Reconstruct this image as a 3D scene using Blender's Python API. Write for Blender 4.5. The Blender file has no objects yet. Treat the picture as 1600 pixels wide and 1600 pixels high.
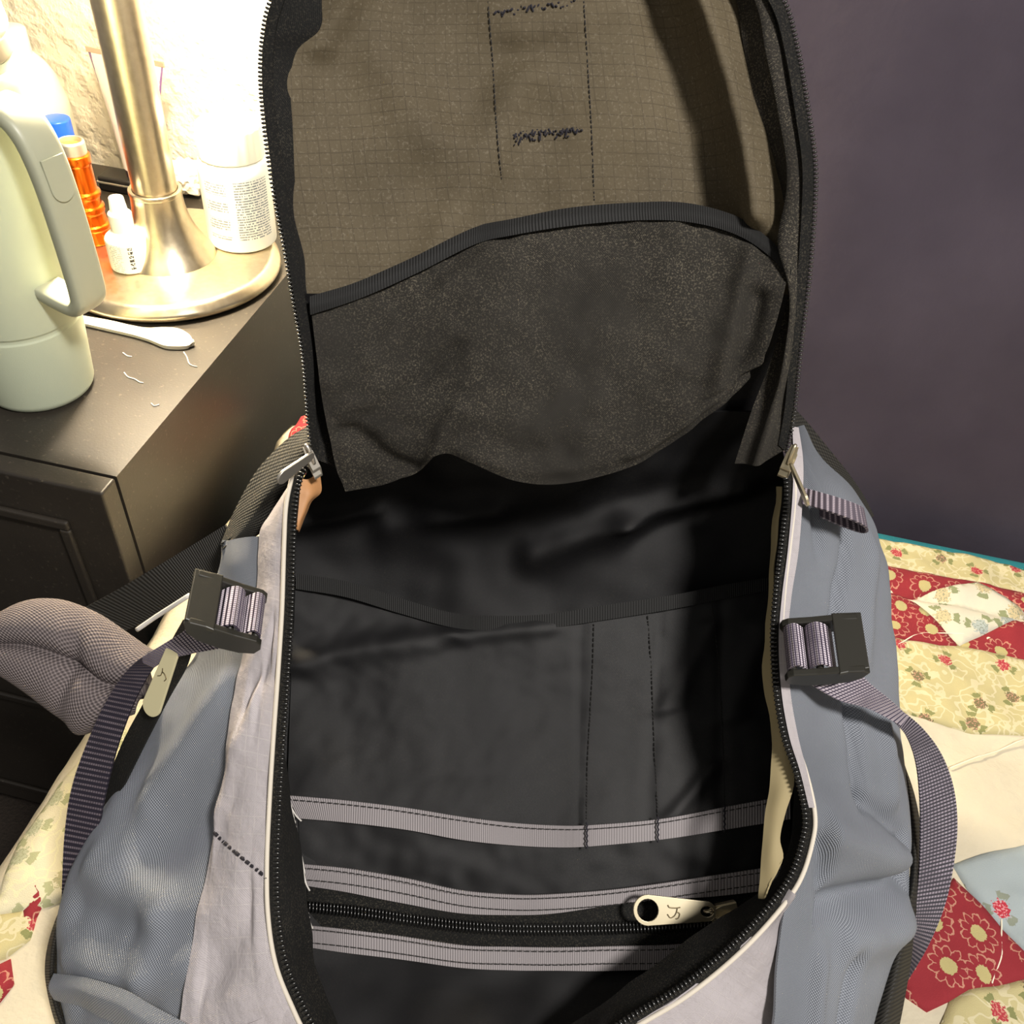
import bpy, bmesh, math, random
from mathutils import Vector, Matrix, noise
random.seed(7)
S = bpy.context.scene
COL = S.collection
PI = math.pi

# ------------------------------------------------------------------ camera
F_PX = 1385.84
AZ, PT, RL = (math.radians(v) for v in (-8.14, 43.609, -6.28))
CAM = Vector((0, 0, 1.17))
FW = Vector((math.sin(AZ)*math.cos(PT), math.cos(AZ)*math.cos(PT), -math.sin(PT)))
RT0 = Vector((math.cos(AZ), -math.sin(AZ), 0))
DN0 = FW.cross(RT0)
RT = RT0*math.cos(RL) + DN0*math.sin(RL)
DN = -RT0*math.sin(RL) + DN0*math.cos(RL)
cam = bpy.data.cameras.new('camera')
cam.sensor_width = 36
cam.lens = F_PX/1600*36
cam.clip_start = 0.01
camo = bpy.data.objects.new('camera', cam)
COL.objects.link(camo)
camo.matrix_world = Matrix((( RT.x, -DN.x, -FW.x, CAM.x), (RT.y, -DN.y, -FW.y, CAM.y), (RT.z, -DN.z, -FW.z, CAM.z), (0, 0, 0, 1)))
S.camera = camo

# ------------------------------------------------------------------ world, lights, exposure
wd = bpy.data.worlds.new('world')
S.world = wd
wd.use_nodes = True
wd.node_tree.nodes['Background'].inputs[0].default_value = (1.0, 0.95, 0.88, 1)
wd.node_tree.nodes['Background'].inputs[1].default_value = 0.22
S.view_settings.view_transform = 'Standard'
S.view_settings.look = 'None'
S.view_settings.exposure = 0.15
S.view_settings.gamma = 1.0
S.view_settings.use_curve_mapping = False

def lamp_light(name, kind, loc, energy, color, size=0.1, target=None):
    l = bpy.data.lights.new(name, kind)
    l.energy = energy
    l.color = color
    if kind == 'AREA':
        l.shape = 'DISK'
        l.size = size
    else:
        l.shadow_soft_size = size
    o = bpy.data.objects.new(name, l)
    COL.objects.link(o)
    o.location = loc
    if target is not None:
        o.rotation_euler = (Vector(target) - Vector(loc)).to_track_quat('-Z', 'Y').to_euler()
    return o

# ceiling lamp of the room, above and to the right behind the camera
lamp_light('ceiling_light', 'AREA', (0.75, -0.35, 2.45), 46, (1.0, 0.95, 0.89), 0.30, (0.0, 0.4, 0.6))

# ------------------------------------------------------------------ unprojection helpers
Z_BED = 0.55
Z_TOP = 0.67
def ray(x, y):
    return FW + RT*((x-800)/F_PX) + DN*((y-800)/F_PX)
def P(x, y, d):
    return CAM + ray(x, y)*d
def H(x, y, z):
    r = ray(x, y)
    return CAM + r*((z-CAM.z)/r.z)
SL, SR, SN = P(478, 722, .50), P(1225, 712, .50), P(700, 1610, .44)
SO = (SL+SR)/2
BN = (SR-SL).cross(SO-SN).normalized()
if BN.dot(FW) > 0: BN = -BN
BU = (SR-SL).normalized()
BV = BN.cross(BU)
def B(x, y, w=0.0):                      # point on the plane parallel to the bag's mouth, w metres towards the viewer
    r = ray(x, y)
    q = SO + BN*w
    return CAM + r*((q-CAM).dot(BN)/r.dot(BN))
def lerp_tab(tab, x):
    if x <= tab[0][0]: return tab[0][1]
    for (a, b), (c, d) in zip(tab, tab[1:]):
        if x <= c:
            return b + (d-b)*(x-a)/(c-a)
    return tab[-1][1]

# ------------------------------------------------------------------ mesh helpers
def tag(o, label=None, cat=None, group=None, kind=None):
    if label: o['label'] = label
    if cat: o['category'] = cat
    if group: o['group'] = group
    if kind: o['kind'] = kind
    return o
def link(name, me, mat, parent=None, smooth=True):
    if mat is not None:
        me.materials.clear()
        me.materials.append(mat)
    if smooth is not None:
        me.polygons.foreach_set('use_smooth', [bool(smooth)]*len(me.polygons))
    o = bpy.data.objects.new(name, me)
    COL.objects.link(o)
    if parent is not None:
        o.parent = parent
        o.matrix_parent_inverse = Matrix.Translation(parent_loc(parent)).inverted()
    return o
def parent_loc(p):
    v = Vector(p.location)
    if p.parent is not None:
        v = v + parent_loc(p.parent) + p.matrix_parent_inverse.to_translation()
    return v
def thing(name, label, cat, loc, group=None):
    o = bpy.data.objects.new(name, None)
    o.empty_display_size = 0.02
    COL.objects.link(o)
    o.location = loc
    return tag(o, label, cat, group)
def cr(p0, p1, p2, p3, t):
    return 0.5*((2*p1) + (p2-p0)*t + (2*p0-5*p1+4*p2-p3)*t*t + (3*p1-p0-3*p2+p3)*t*t*t)
def spline(pts, n, closed=False):
    m = len(pts)
    segs = m if closed else m-1
    out = []
    for k in range(n if closed else n+1):
        s = k/n*segs
        i = min(int(s), segs-1)
        t = s-i
        if closed:
            a = [pts[(i+j) % m] for j in (-1, 0, 1, 2)]
        else:
            p1, p2 = pts[i], pts[i+1]
            a = [pts[i-1] if i > 0 else 2*p1-p2, p1, p2, pts[i+2] if i+2 < m else 2*p2-p1]
        out.append(cr(*a, t))
    return out
def even(pts, step):
    """resample a polyline at an even spacing"""
    out = [pts[0]]
    acc = 0.0
    for a, b in zip(pts, pts[1:]):
        L = (b-a).length
        while acc + L >= step:
            f = (step-acc)/L
            a = a + (b-a)*f
            out.append(a)
            L = (b-a).length
            acc = 0.0
        acc += L
    return out
def sheet(name, rows, mat, parent=None, nu=24, nv=24, th=0.0015, wr=None, folds=(), puff=None, toward=None, quad=None, swap=False):
    """cloth: rows of control points -> smooth grid with thickness; front faces the viewer unless toward is given"""
    rr = [spline(r, nu) for r in rows]
    cols = [spline([r[i] for r in rr], nv) for i in range(nu+1)]
    g = [[cols[i][j] for i in range(nu+1)] for j in range(nv+1)]
    def normals(g):
        N = []
        for j in range(nv+1):
            R = []
            for i in range(nu+1):
                du = g[j][min(i+1, nu)] - g[j][max(i-1, 0)]
                dv = g[min(j+1, nv)][i] - g[max(j-1, 0)][i]
                n = du.cross(dv)
                R.append(n.normalized() if n.length > 1e-12 else Vector((0, 0, 1)))
            N.append(R)
        s = 0
        for j in range(0, nv+1, 2):
            for i in range(0, nu+1, 2):
                ref = (CAM-g[j][i]) if toward is None else toward
                s += N[j][i].dot(ref.normalized())
        flip = s < 0
        if flip: N = [[-n for n in R] for R in N]
        return N, flip
    N, flip = normals(g)
    if wr or folds or puff:
        for j in range(nv+1):
            for i in range(nu+1):
                s, t = i/nu, j/nv
                h = 0.0
                if wr:
                    for amp, sc, seed in (wr if isinstance(wr[0], tuple) else (wr,)):
                        h += amp*noise.noise(g[j][i]*sc + Vector((seed*7.3, seed*3.1, seed)))
                for (s0, t0, s1, t1, wid, amp) in folds:
                    dx, dy = s1-s0, t1-t0
                    k = max(0, min(1, ((s-s0)*dx+(t-t0)*dy)/(dx*dx+dy*dy)))
                    d2 = (s-s0-k*dx)**2 + (t-t0-k*dy)**2
                    h += amp*math.exp(-d2/(wid*wid))
                if puff: h += puff(s, t)
                g[j][i] = g[j][i] + N[j][i]*h
        N, flip = normals(g)
    V, Fc, UV = [], [], []
    W = nu+1
    lu = sum((g[nv//2][i+1]-g[nv//2][i]).length for i in range(nu))
    lv = sum((g[j+1][nu//2]-g[j][nu//2]).length for j in range(nv))
    uvs = []
    for j in range(nv+1):
        for i in range(nu+1):
            V.append(g[j][i])
            u, v = i/nu*lu, j/nv*lv
            uvs.append((v, u) if swap else (u, v))
    for j in range(nv):
        for i in range(nu):
            q = (j*W+i, j*W+i+1, (j+1)*W+i+1, (j+1)*W+i)
            Fc.append(q[::-1] if flip else q)
    if th > 0:
        o0 = len(V)
        for j in range(nv+1):
            for i in range(nu+1):
                V.append(g[j][i]-N[j][i]*th)
                uvs.append(uvs[j*W+i])
        for j in range(nv):
            for i in range(nu):
                q = (o0+j*W+i, o0+j*W+i+1, o0+(j+1)*W+i+1, o0+(j+1)*W+i)
                Fc.append(q if flip else q[::-1])
        rim = [(0, i) for i in range(nu+1)] + [(j, nu) for j in range(1, nv+1)] + [(nv, i) for i in range(nu-1, -1, -1)] + [(j, 0) for j in range(nv-1, 0, -1)]
        r0 = len(V)
        for (j, i) in rim:
            V.append(g[j][i]); uvs.append(uvs[j*W+i])
            V.append(g[j][i]-N[j][i]*th); uvs.append(uvs[j*W+i])
        m = len(rim)
        for k in range(m):
            a, b = r0+2*k, r0+2*((k+1) % m)
            q = (a, a+1, b+1, b)
            Fc.append(q[::-1] if flip else q)
    me = bpy.data.meshes.new(name)
    me.from_pydata(V, [], Fc)
    ul = me.uv_layers.new(name='UVMap')
    ul.data.foreach_set('uv', [c for l in me.loops for c in uvs[l.vertex_index]])
    return link(name, me, mat, parent)
def mesh(name, V, Fc, mat, parent=None, smooth=False, uvs=None):
    me = bpy.data.meshes.new(name)
    me.from_pydata([tuple(v) for v in V], [], Fc)
    if uvs:
        ul = me.uv_layers.new(name='UVMap')
        ul.data.foreach_set('uv', [c for l in me.loops for c in uvs[l.vertex_index]])
    return link(name, me, mat, parent, smooth)
def box(name, a, b, mat, parent=None, bev=0.002, seg=2):
    bm = bmesh.new()
    bmesh.ops.create_cube(bm, size=1)
    for v in bm.verts:
        v.co = Vector(((a[i]+b[i])/2 + v.co[i]*(b[i]-a[i]) for i in range(3)))
    if bev:
        bmesh.ops.bevel(bm, geom=list(bm.edges), offset=bev, segments=seg, affect='EDGES', profile=0.5)
    me = bpy.data.meshes.new(name)
    bm.to_mesh(me); bm.free()
    return link(name, me, mat, parent, False)
def lathe(name, prof, c, mat, parent=None, n=48, uvh=True, rfn=None):
    """profile of (radius, height) about a vertical axis through c"""
    V, Fc, uvs = [], [], []
    for (r, z) in prof:
        for k in range(n+1):
            a = 2*PI*k/n
            rr = r if rfn is None else r*rfn(a, z)
            V.append((c[0]+rr*math.cos(a), c[1]+rr*math.sin(a), c[2]+z))
            uvs.append((k/n, z))
    W = n+1
    for j in range(len(prof)-1):
        for k in range(n):
            Fc.append((j*W+k, j*W+k+1, (j+1)*W+k+1, (j+1)*W+k))
    o = mesh(name, V, Fc, mat, parent, True, uvs)
    me = o.data
    bm = bmesh.new(); bm.from_mesh(me)
    bmesh.ops.remove_doubles(bm, verts=bm.verts, dist=1e-6)
    for e in bm.edges:
        if len(e.link_faces) == 2 and e.calc_face_angle(0) > 0.7: e.smooth = False
    bmesh.ops.recalc_face_normals(bm, faces=bm.faces)
    bm.to_mesh(me); bm.free()
    return o
def rounded(prof, r=0.002, n=3):
    """round the corners of a lathe profile"""
    out = [prof[0]]
    for a, b, c in zip(prof, prof[1:], prof[2:]):
        A, Bv, C = Vector(a), Vector(b), Vector(c)
        la, lc = (A-Bv).length, (C-Bv).length
        k = min(r, la*.45, lc*.45)
        if k < 1e-6: out.append(b); continue
        p, q = Bv+(A-Bv)/la*k, Bv+(C-Bv)/lc*k
        for i in range(n+1):
            t = i/n
            out.append(tuple((1-t)**2*p + 2*t*(1-t)*Bv + t*t*q))
    out.append(prof[-1])
    return out
def tube(name, pts, r, mat, parent=None, n=8, closed=False, kind=None):
    V, Fc = [], []
    m = len(pts)
    up = Vector((0.13, 0.21, 0.97))
    for i, p in enumerate(pts):
        a = pts[(i-1) % m] if (closed or i > 0) else p
        b = pts[(i+1) % m] if (closed or i < m-1) else p
        t = (b-a).normalized()
        x = t.cross(up)
        if x.length < 1e-4: x = t.cross(Vector((1, 0, 0)))
        x.normalize(); y = t.cross(x)
        rr = r[i] if isinstance(r, (list, tuple)) else r
        for k in range(n):
            an = 2*PI*k/n
            V.append(p + x*(rr*math.cos(an)) + y*(rr*math.sin(an)))
    for i in range(m if closed else m-1):
        for k in range(n):
            j = (i+1) % m
            Fc.append((i*n+k, i*n+(k+1) % n, j*n+(k+1) % n, j*n+k))
    if not closed:
        Fc.append(tuple(range(n))[::-1]); Fc.append(tuple((m-1)*n+k for k in range(n)))
    o = mesh(name, V, Fc, mat, parent, True)
    if kind: o['kind'] = kind
    return o
def extr(name, poly, holes, fr, h, mat, parent=None, bev=0.0):
    """flat shape with holes, in frame fr=(origin, ex, ey, ez), thickness h along ez"""
    cu = bpy.data.curves.new(name, 'CURVE')
    cu.dimensions = '2D'; cu.fill_mode = 'BOTH'
    cu.extrude = h/2 - bev; cu.bevel_depth = bev; cu.bevel_resolution = 1
    for pl in [poly]+list(holes):
        sp = cu.splines.new('POLY')
        sp.points.add(len(pl)-1)
        for q, (x, y) in zip(sp.points, pl): q.co = (x, y, 0, 1)
        sp.use_cyclic_u = True
    tmp = bpy.data.objects.new('tmp', cu)
    me = bpy.data.meshes.new_from_object(tmp)
    bpy.data.objects.remove(tmp); bpy.data.curves.remove(cu)
    o, ex, ey, ez = fr
    for v in me.vertices:
        c = v.co.copy()
        v.co = o + ex*c.x + ey*c.y + ez*c.z
    me.name = name
    return link(name, me, mat, parent, False)
def arc(cx, cy, r, a0, a1, n=10):
    return [(cx+r*math.cos(math.radians(a0+(a1-a0)*i/n)), cy+r*math.sin(math.radians(a0+(a1-a0)*i/n))) for i in range(n+1)]
def camframe(o, ex, ez):
    """frame from two directions in view axes (right, down, forward)"""
    f = lambda v: RT*v[0] + DN*v[1] + FW*v[2]
    x = f(ex).normalized(); z = f(ez)
    z = (z - x*z.dot(x)).normalized()
    return (o, x, z.cross(x), z)
def snapper(o):
    """depth of a cloth surface under a picture point, so that seams lie on the cloth"""
    tab = {}
    for v in o.data.vertices:
        q = v.co-CAM
        z = q.dot(FW)
        x, y = 800+F_PX*q.dot(RT)/z, 800+F_PX*q.dot(DN)/z
        tab.setdefault((int(x//12), int(y//12)), []).append((x, y, z))
    def f(x, y, d0):
        best = None
        cx, cy = int(x//12), int(y//12)
        for i in (-1, 0, 1):
            for j in (-1, 0, 1):
                for (a, b, z) in tab.get((cx+i, cy+j), ()):
                    d = (a-x)**2+(b-y)**2
                    if best is None or d+z*400 < best[0]: best = (d+z*400, z)
        return best[1] if best else d0
    return f
def teeth(name, pts, pitch, size, mat, parent, up=None, side=0.0, flip=False):
    """a row of zipper teeth: small rounded beads set across a path"""
    pts = even(pts, pitch)
    V, Fc = [], []
    a, b, c = size
    for i, p in enumerate(pts):
        t = (pts[min(i+1, len(pts)-1)]-pts[max(i-1, 0)]).normalized()
        u = up if up is not None else (CAM-p).normalized()
        x = t.cross(u).normalized(); z = x.cross(t)
        if flip: x = -x
        p = p + x*side
        k0 = len(V)
        NR, NS = 3, 6
        V.append(p-x*a)
        for r in range(1, NR+1):
            th = PI*r/(NR+1)
            for s in range(NS):
                ps = 2*PI*s/NS
                V.append(p - x*(a*math.cos(th)) + t*(b*math.sin(th)*math.cos(ps)) + z*(c*math.sin(th)*math.sin(ps)))
        V.append(p+x*a)
        for s in range(NS):
            s2 = (s+1) % NS
            Fc.append((k0, k0+1+s2, k0+1+s))
            for r in range(NR-1):
                q = k0+1+r*NS
                Fc.append((q+s, q+s2, q+NS+s2, q+NS+s))
            q = k0+1+(NR-1)*NS
            Fc.append((q+s, q+s2, len(V)-1))
    o = mesh(name, V, Fc, mat, parent, True)
    o['kind'] = 'stuff'
    return o

# ------------------------------------------------------------------ materials
def srgb(r, g, b):
    f = lambda c: (c/255/12.92 if c <= 10 else ((c/255+.055)/1.055)**2.4)
    return (f(r), f(g), f(b), 1)
class G:
    def __init__(s, name):
        s.m = bpy.data.materials.new(name); s.m.use_nodes = True
        s.t = s.m.node_tree; s.b = s.t.nodes['Principled BSDF']
    def n(s, kind, **kw):
        x = s.t.nodes.new(kind)
        for k, v in kw.items(): setattr(x, k, v)
        return x
    def set(s, sock, v):
        if isinstance(v, bpy.types.NodeSocket): s.t.links.new(v, sock)
        else: sock.default_value = v
    def f(s, op, a, b=0.0, c=0.0):
        x = s.n('ShaderNodeMath', operation=op)
        s.set(x.inputs[0], a); s.set(x.inputs[1], b); s.set(x.inputs[2], c)
        return x.outputs[0]
    def mix(s, fac, a, b):
        x = s.n('ShaderNodeMix', data_type='RGBA')
        s.set(x.inputs[0], fac); s.set(x.inputs[6], a); s.set(x.inputs[7], b)
        return x.outputs[2]
    def uv(s):
        x = s.n('ShaderNodeUVMap'); x.uv_map = 'UVMap'
        y = s.n('ShaderNodeSeparateXYZ'); s.t.links.new(x.outputs[0], y.inputs[0])
        return x.outputs[0], y.outputs[0], y.outputs[1]
    def obj(s):
        x = s.n('ShaderNodeTexCoord')
        return x.outputs['Object']
    def noise(s, vec, scale, detail=3, rough=.55):
        x = s.n('ShaderNodeTexNoise')
        if vec is not None: s.t.links.new(vec, x.inputs['Vector'])
        x.inputs['Scale'].default_value = scale; x.inputs['Detail'].default_value = detail; x.inputs['Roughness'].default_value = rough
        return x.outputs[0]
    def ramp(s, v, lo, hi):
        x = s.n('ShaderNodeMapRange'); x.clamp = True
        s.set(x.inputs[0], v); x.inputs[1].default_value = lo; x.inputs[2].default_value = hi
        return x.outputs[0]
    def bump(s, h, dist=.001, strength=1.0, nrm=None):
        x = s.n('ShaderNodeBump'); x.inputs['Strength'].default_value = strength; x.inputs['Distance'].default_value = dist
        s.set(x.inputs['Height'], h)
        if nrm is not None: s.t.links.new(nrm, x.inputs['Normal'])
        return x.outputs[0]
    def done(s, col=None, rough=None, normal=None, **kw):
        if col is not None: s.set(s.b.inputs['Base Color'], col)
        if rough is not None: s.set(s.b.inputs['Roughness'], rough)
        if normal is not None: s.set(s.b.inputs['Normal'], normal)
        for k, v in kw.items(): s.set(s.b.inputs[k.replace('_', ' ')], v)
        return s.m
def plain(name, col, rough=.5, metal=0.0, **kw):
    g = G(name)
    return g.done(col, rough, Metallic=metal, **kw)
def weave(name, ca, cb, pitch=.0013, rough=.75, var=.12, bump=.0004, spec=.3, dust=0.0, sheen=0.0):
    g = G(name)
    vec, u, v = g.uv()
    k = 2*PI/pitch
    su = g.f('SINE', g.f('MULTIPLY', u, k)); sv = g.f('SINE', g.f('MULTIPLY', v, k))
    h = g.f('MULTIPLY_ADD', g.f('MULTIPLY', su, sv), .5, .5)
    o = g.obj()
    nz = g.noise(o, 14, 4)
    c = g.mix(h, ca, cb)
    dk = g.mix(g.ramp(nz, .3, .7), (1-var, 1-var, 1-var, 1), (1+var, 1+var, 1+var, 1))
    x = g.n('ShaderNodeMix', data_type='RGBA', blend_type='MULTIPLY'); x.inputs[0].default_value = 1
    g.t.links.new(c, x.inputs[6]); g.t.links.new(dk, x.inputs[7])
    c = x.outputs[2]
    if dust:
        d = g.f('MULTIPLY', g.ramp(g.noise(o, 1100, 3), .50, .80), g.f('MULTIPLY', g.ramp(g.noise(o, 16, 5, .65), .30, .72), dust))
        c = g.mix(d, c, srgb(150, 141, 122))
    kw = {}
    if sheen: kw['Sheen_Weight'] = sheen
    return g.done(c, rough, g.bump(h, bump), Specular_IOR_Level=spec, **kw)
def ripstop(name, ca, line, cell=.006, rough=.7, fine=.0009, lw=.12, var=.1, dust=0.0, bump=.0005, lmix=.7):
    g = G(name)
    vec, u, v = g.uv()
    o = g.obj()
    wob = g.f('MULTIPLY', g.noise(o, 30, 2), .003)
    def ln(c):
        fr = g.f('FRACT', g.f('DIVIDE', g.f('ADD', c, wob), cell))
        return g.f('LESS_THAN', g.f('ABSOLUTE', g.f('SUBTRACT', fr, .5)), lw/2)
    gr = g.f('MAXIMUM', ln(u), ln(v))
    k = 2*PI/fine
    fw = g.f('MULTIPLY_ADD', g.f('MULTIPLY', g.f('SINE', g.f('MULTIPLY', u, k)), g.f('SINE', g.f('MULTIPLY', v, k))), .5, .5)
    nz = g.noise(o, 12, 5)
    c = g.mix(g.f('MULTIPLY', g.f('MULTIPLY', gr, lmix), g.ramp(g.noise(o, 45, 3), .3, .65)), ca, line)
    dk = g.mix(g.ramp(nz, .3, .7), (1-var, 1-var, 1-var, 1), (1+var, 1+var, 1+var, 1))
    x = g.n('ShaderNodeMix', data_type='RGBA', blend_type='MULTIPLY'); x.inputs[0].default_value = 1
    g.t.links.new(c, x.inputs[6]); g.t.links.new(dk, x.inputs[7])
    c = x.outputs[2]
    if dust:
        d = g.f('MULTIPLY', g.ramp(g.noise(o, 700, 2), .55, .8), dust)
        c = g.mix(d, c, srgb(190, 180, 160))
    h = g.f('ADD', g.f('ADD', gr, g.f('MULTIPLY', fw, .25)), g.f('MULTIPLY', g.noise(o, 130, 3), 2.5))
    return g.done(c, rough, g.bump(h, bump), Specular_IOR_Level=.25)
def webbing(name, dark, light, rib=.0022, dot=.0012, cover=.5, rough=.6):
    g = G(name)
    vec, u, v = g.uv()                     # u along the strap
    fr = g.f('FRACT', g.f('DIVIDE', u, rib))
    st = g.f('LESS_THAN', g.f('ABSOLUTE', g.f('SUBTRACT', fr, .5)), cover/2)
    dt = g.f('GREATER_THAN', g.f('SINE', g.f('MULTIPLY', v, 2*PI/dot)), -.45)
    k = g.f('MULTIPLY', st, g.f('MULTIPLY_ADD', dt, .75, .25))
    nz = g.ramp(g.noise(g.obj(), 60, 3), .3, .7)
    c = g.mix(g.f('MULTIPLY', k, g.f('MULTIPLY_ADD', nz, .4, .6)), dark, light)
    h = g.f('MULTIPLY_ADD', g.f('SINE', g.f('MULTIPLY', u, 2*PI/rib)), .5, .5)
    return g.done(c, rough, g.bump(g.f('MULTIPLY', h, g.f('MULTIPLY_ADD', dt, .4, .6)), .0007), Specular_IOR_Level=.35)
def ribbed(name, col, pitch=.0011, rough=.7, axis='u', amt=.35, var=.1):
    g = G(name)
    vec, u, v = g.uv()
    h = g.f('MULTIPLY_ADD', g.f('SINE', g.f('MULTIPLY', u if axis == 'u' else v, 2*PI/pitch)), .5, .5)
    dk = tuple(c*(1-amt) for c in col[:3])+(1,)
    c = g.mix(h, dk, col)
    nz = g.noise(g.obj(), 40, 3)
    c = g.mix(g.f('MULTIPLY', g.ramp(nz, .4, .8), var), c, tuple(x*.5 for x in col[:3])+(1,))
    return g.done(c, rough, g.bump(h, .0004), Specular_IOR_Level=.3)

m_blue_s = weave('blue_grey_oxford', srgb(90, 95, 105), srgb(156, 161, 170), .0016, .62, .08, .0006, .4)
m_lilac = ripstop('pale_lilac_ripstop', srgb(172, 166, 169), srgb(186, 180, 180), .0062, .75, .0009, .10, .05)
m_piping = plain('cream_piping', srgb(206, 198, 184), .8)
m_lining = weave('black_nylon_lining', srgb(9, 9, 11), srgb(17, 17, 19), .0009, .55, .15, .0001, .26, dust=.05)
m_lining2 = weave('black_pocket_nylon', srgb(11, 11, 13), srgb(19, 19, 21), .0009, .52, .15, .0001, .34, dust=.07)
m_tape = weave('black_zipper_tape', srgb(14, 14, 14), srgb(27, 27, 26), .0010, .8, .2, .0003, .25, dust=.3)
m_meshblk = weave('dusty_black_mesh', srgb(36, 35, 32), srgb(54, 51, 47), .0009, .9, .2, .0003, .2, dust=.75)
m_airmesh = weave('black_air_mesh', srgb(14, 14, 13), srgb(62, 60, 54), .0030, .8, .1, .0010, .3)
m_brown = ripstop('brown_coated_ripstop', srgb(84, 75, 58), srgb(66, 58, 45), .0068, .75, .0010, .06, .18, dust=.16, bump=.0002, lmix=.75)
m_padmesh = weave('grey_pad_mesh', srgb(62, 56, 58), srgb(132, 122, 122), .0030, .8, .08, .0010, .3)
m_web = webbing('striped_webbing', srgb(52, 44, 62), srgb(214, 203, 214), .0023, .0013, .6)
m_webdk = webbing('dark_striped_webbing', srgb(30, 26, 38), srgb(132, 122, 134), .0030, .0016, .38)
m_webdot = webbing('dotted_dark_webbing', srgb(28, 24, 37), srgb(196, 186, 204), .0023, .0021, .46)
m_webblk = ribbed('black_webbing', srgb(46, 44, 40), .0022, .6, 'u', .55)
m_greyb = ribbed('grey_grosgrain', srgb(156, 150, 152), .0014, .7, 'u', .22)
m_blkb = ribbed('black_grosgrain', srgb(40, 40, 40), .0014, .7, 'u', .5)
m_plastic = plain('black_buckle_plastic', srgb(40, 39, 34), .36)
m_teeth = plain('black_zipper_teeth', srgb(22, 22, 22), .25, Specular_IOR_Level=.8)
m_silver = plain('nickel_metal', srgb(214, 208, 196), .42, .9)
m_brass = plain('pale_brass_metal', srgb(216, 204, 174), .36, .95)
m_cream = plain('cream_painted_metal', srgb(206, 198, 160), .45, .2)
m_engr = plain('engraved_line', srgb(120, 108, 84), .45, 1.0)
m_thread = plain('white_thread', srgb(206, 202, 196), .9)
m_dthread = plain('dark_thread', srgb(34, 32, 40), .9)
m_bthread = plain('black_thread', srgb(34, 33, 32), .9)

# nightstand
def nightstand_mat():
    g = G('dark_espresso_laminate')
    o = g.obj()
    nz = g.noise(o, 9, 5)
    fl = g.ramp(g.noise(o, 260, 3), .62, .8)
    c = g.mix(g.ramp(nz, .3, .7), srgb(40, 36, 32), srgb(50, 45, 39))
    c = g.mix(g.f('MULTIPLY', fl, .25), c, srgb(150, 140, 120))
    return g.done(c, g.f('MULTIPLY_ADD', nz, .2, .34), g.bump(g.noise(o, 500, 2), .0002, .4), Specular_IOR_Level=.5)
m_night = nightstand_mat()
m_gap = plain('dark_joint', srgb(8, 7, 6), .9)
def steel():
    g = G('brushed_nickel')
    o = g.obj()
    nz = g.noise(o, 160, 3)
    return g.done(g.mix(nz, srgb(190, 176, 150), srgb(214, 202, 180)), g.f('MULTIPLY_ADD', nz, .14, .24), Metallic=1.0)
m_steel = steel()

# ------------------------------------------------------------------ the room
def plaster():
    g = G('white_textured_plaster')
    o = g.obj()
    h = g.f('ADD', g.ramp(g.noise(o, 26, 4, .6), .42, .62), g.f('MULTIPLY', g.noise(o, 90, 3), .3))
    return g.done(srgb(226, 220, 204), .8, g.bump(h, .0035, .8))
def floor_mat():
    g = G('dark_brown_carpet')
    o = g.obj()
    nz = g.noise(o, 240, 4)
    return g.done(g.mix(nz, srgb(30, 25, 20), srgb(60, 50, 42)), .95, g.bump(nz, .004))
m_wall = plaster()
wb = box('wall_back', (-2.6, 1.0, 0), (2.6, 1.1, 2.6), m_wall, None, 0)
tag(wb, 'white textured plaster wall behind the nightstand', kind='structure')
fl = box('floor', (-2.6, -1.8, -.05), (2.6, 1.1, 0), floor_mat(), None, 0)
tag(fl, 'dark carpet floor', kind='structure')

# ------------------------------------------------------------------ nightstand
NX0, NX1, NY0, NY1 = -0.95, -0.391, 0.4647, 0.985
ns = thing('nightstand', 'dark espresso wooden nightstand with scratched top beside the bed', 'nightstand', ((NX0+NX1)/2, (NY0+NY1)/2, 0))
box('top_board', (NX0, NY0, Z_TOP-.018), (NX1, NY1, Z_TOP), m_night, ns, 0)
box('side_panel', (NX1-.016, NY0, .05), (NX1, NY1, Z_TOP-.018), m_night, ns, 0)
box('side_panel', (NX0, NY0, .05), (NX0+.016, NY1, Z_TOP-.018), m_night, ns, 0)
box('back_board', (NX0+.017, NY1-.012, .05), (NX1-.017, NY1-.001, Z_TOP-.019), m_night, ns, 0)
box('plinth', (NX0+.02, NY0+.02, 0), (NX1-.02, NY1-.02, .049), m_gap, ns, 0)
def front(z0, z1, round_top):
    # thick front board, its rounded top and end faces showing beside a thin dark joint
    d = box('drawer_front', (NX0, NY0-.0215, z0), (NX1-.0005, NY0-.0014, z1), m_night, ns, .0022, 3)
    t, w, y1 = .040, .010, NY0-.0214
    for a, b in (((NX0+t, z0+t), (NX1-t, z0+t+w)), ((NX0+t, z1-t-w), (NX1-t, z1-t)), ((NX0+t, z0+t+w), (NX0+t+w, z1-t-w)), ((NX1-t-w, z0+t+w), (NX1-t, z1-t-w))):
        box('moulding', (a[0], y1-.005, a[1]), (b[0], y1, b[1]), m_night, d, .0022, 3)
front(.365, Z_TOP-.0005, True)
front(.052, .361, False)

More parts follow.
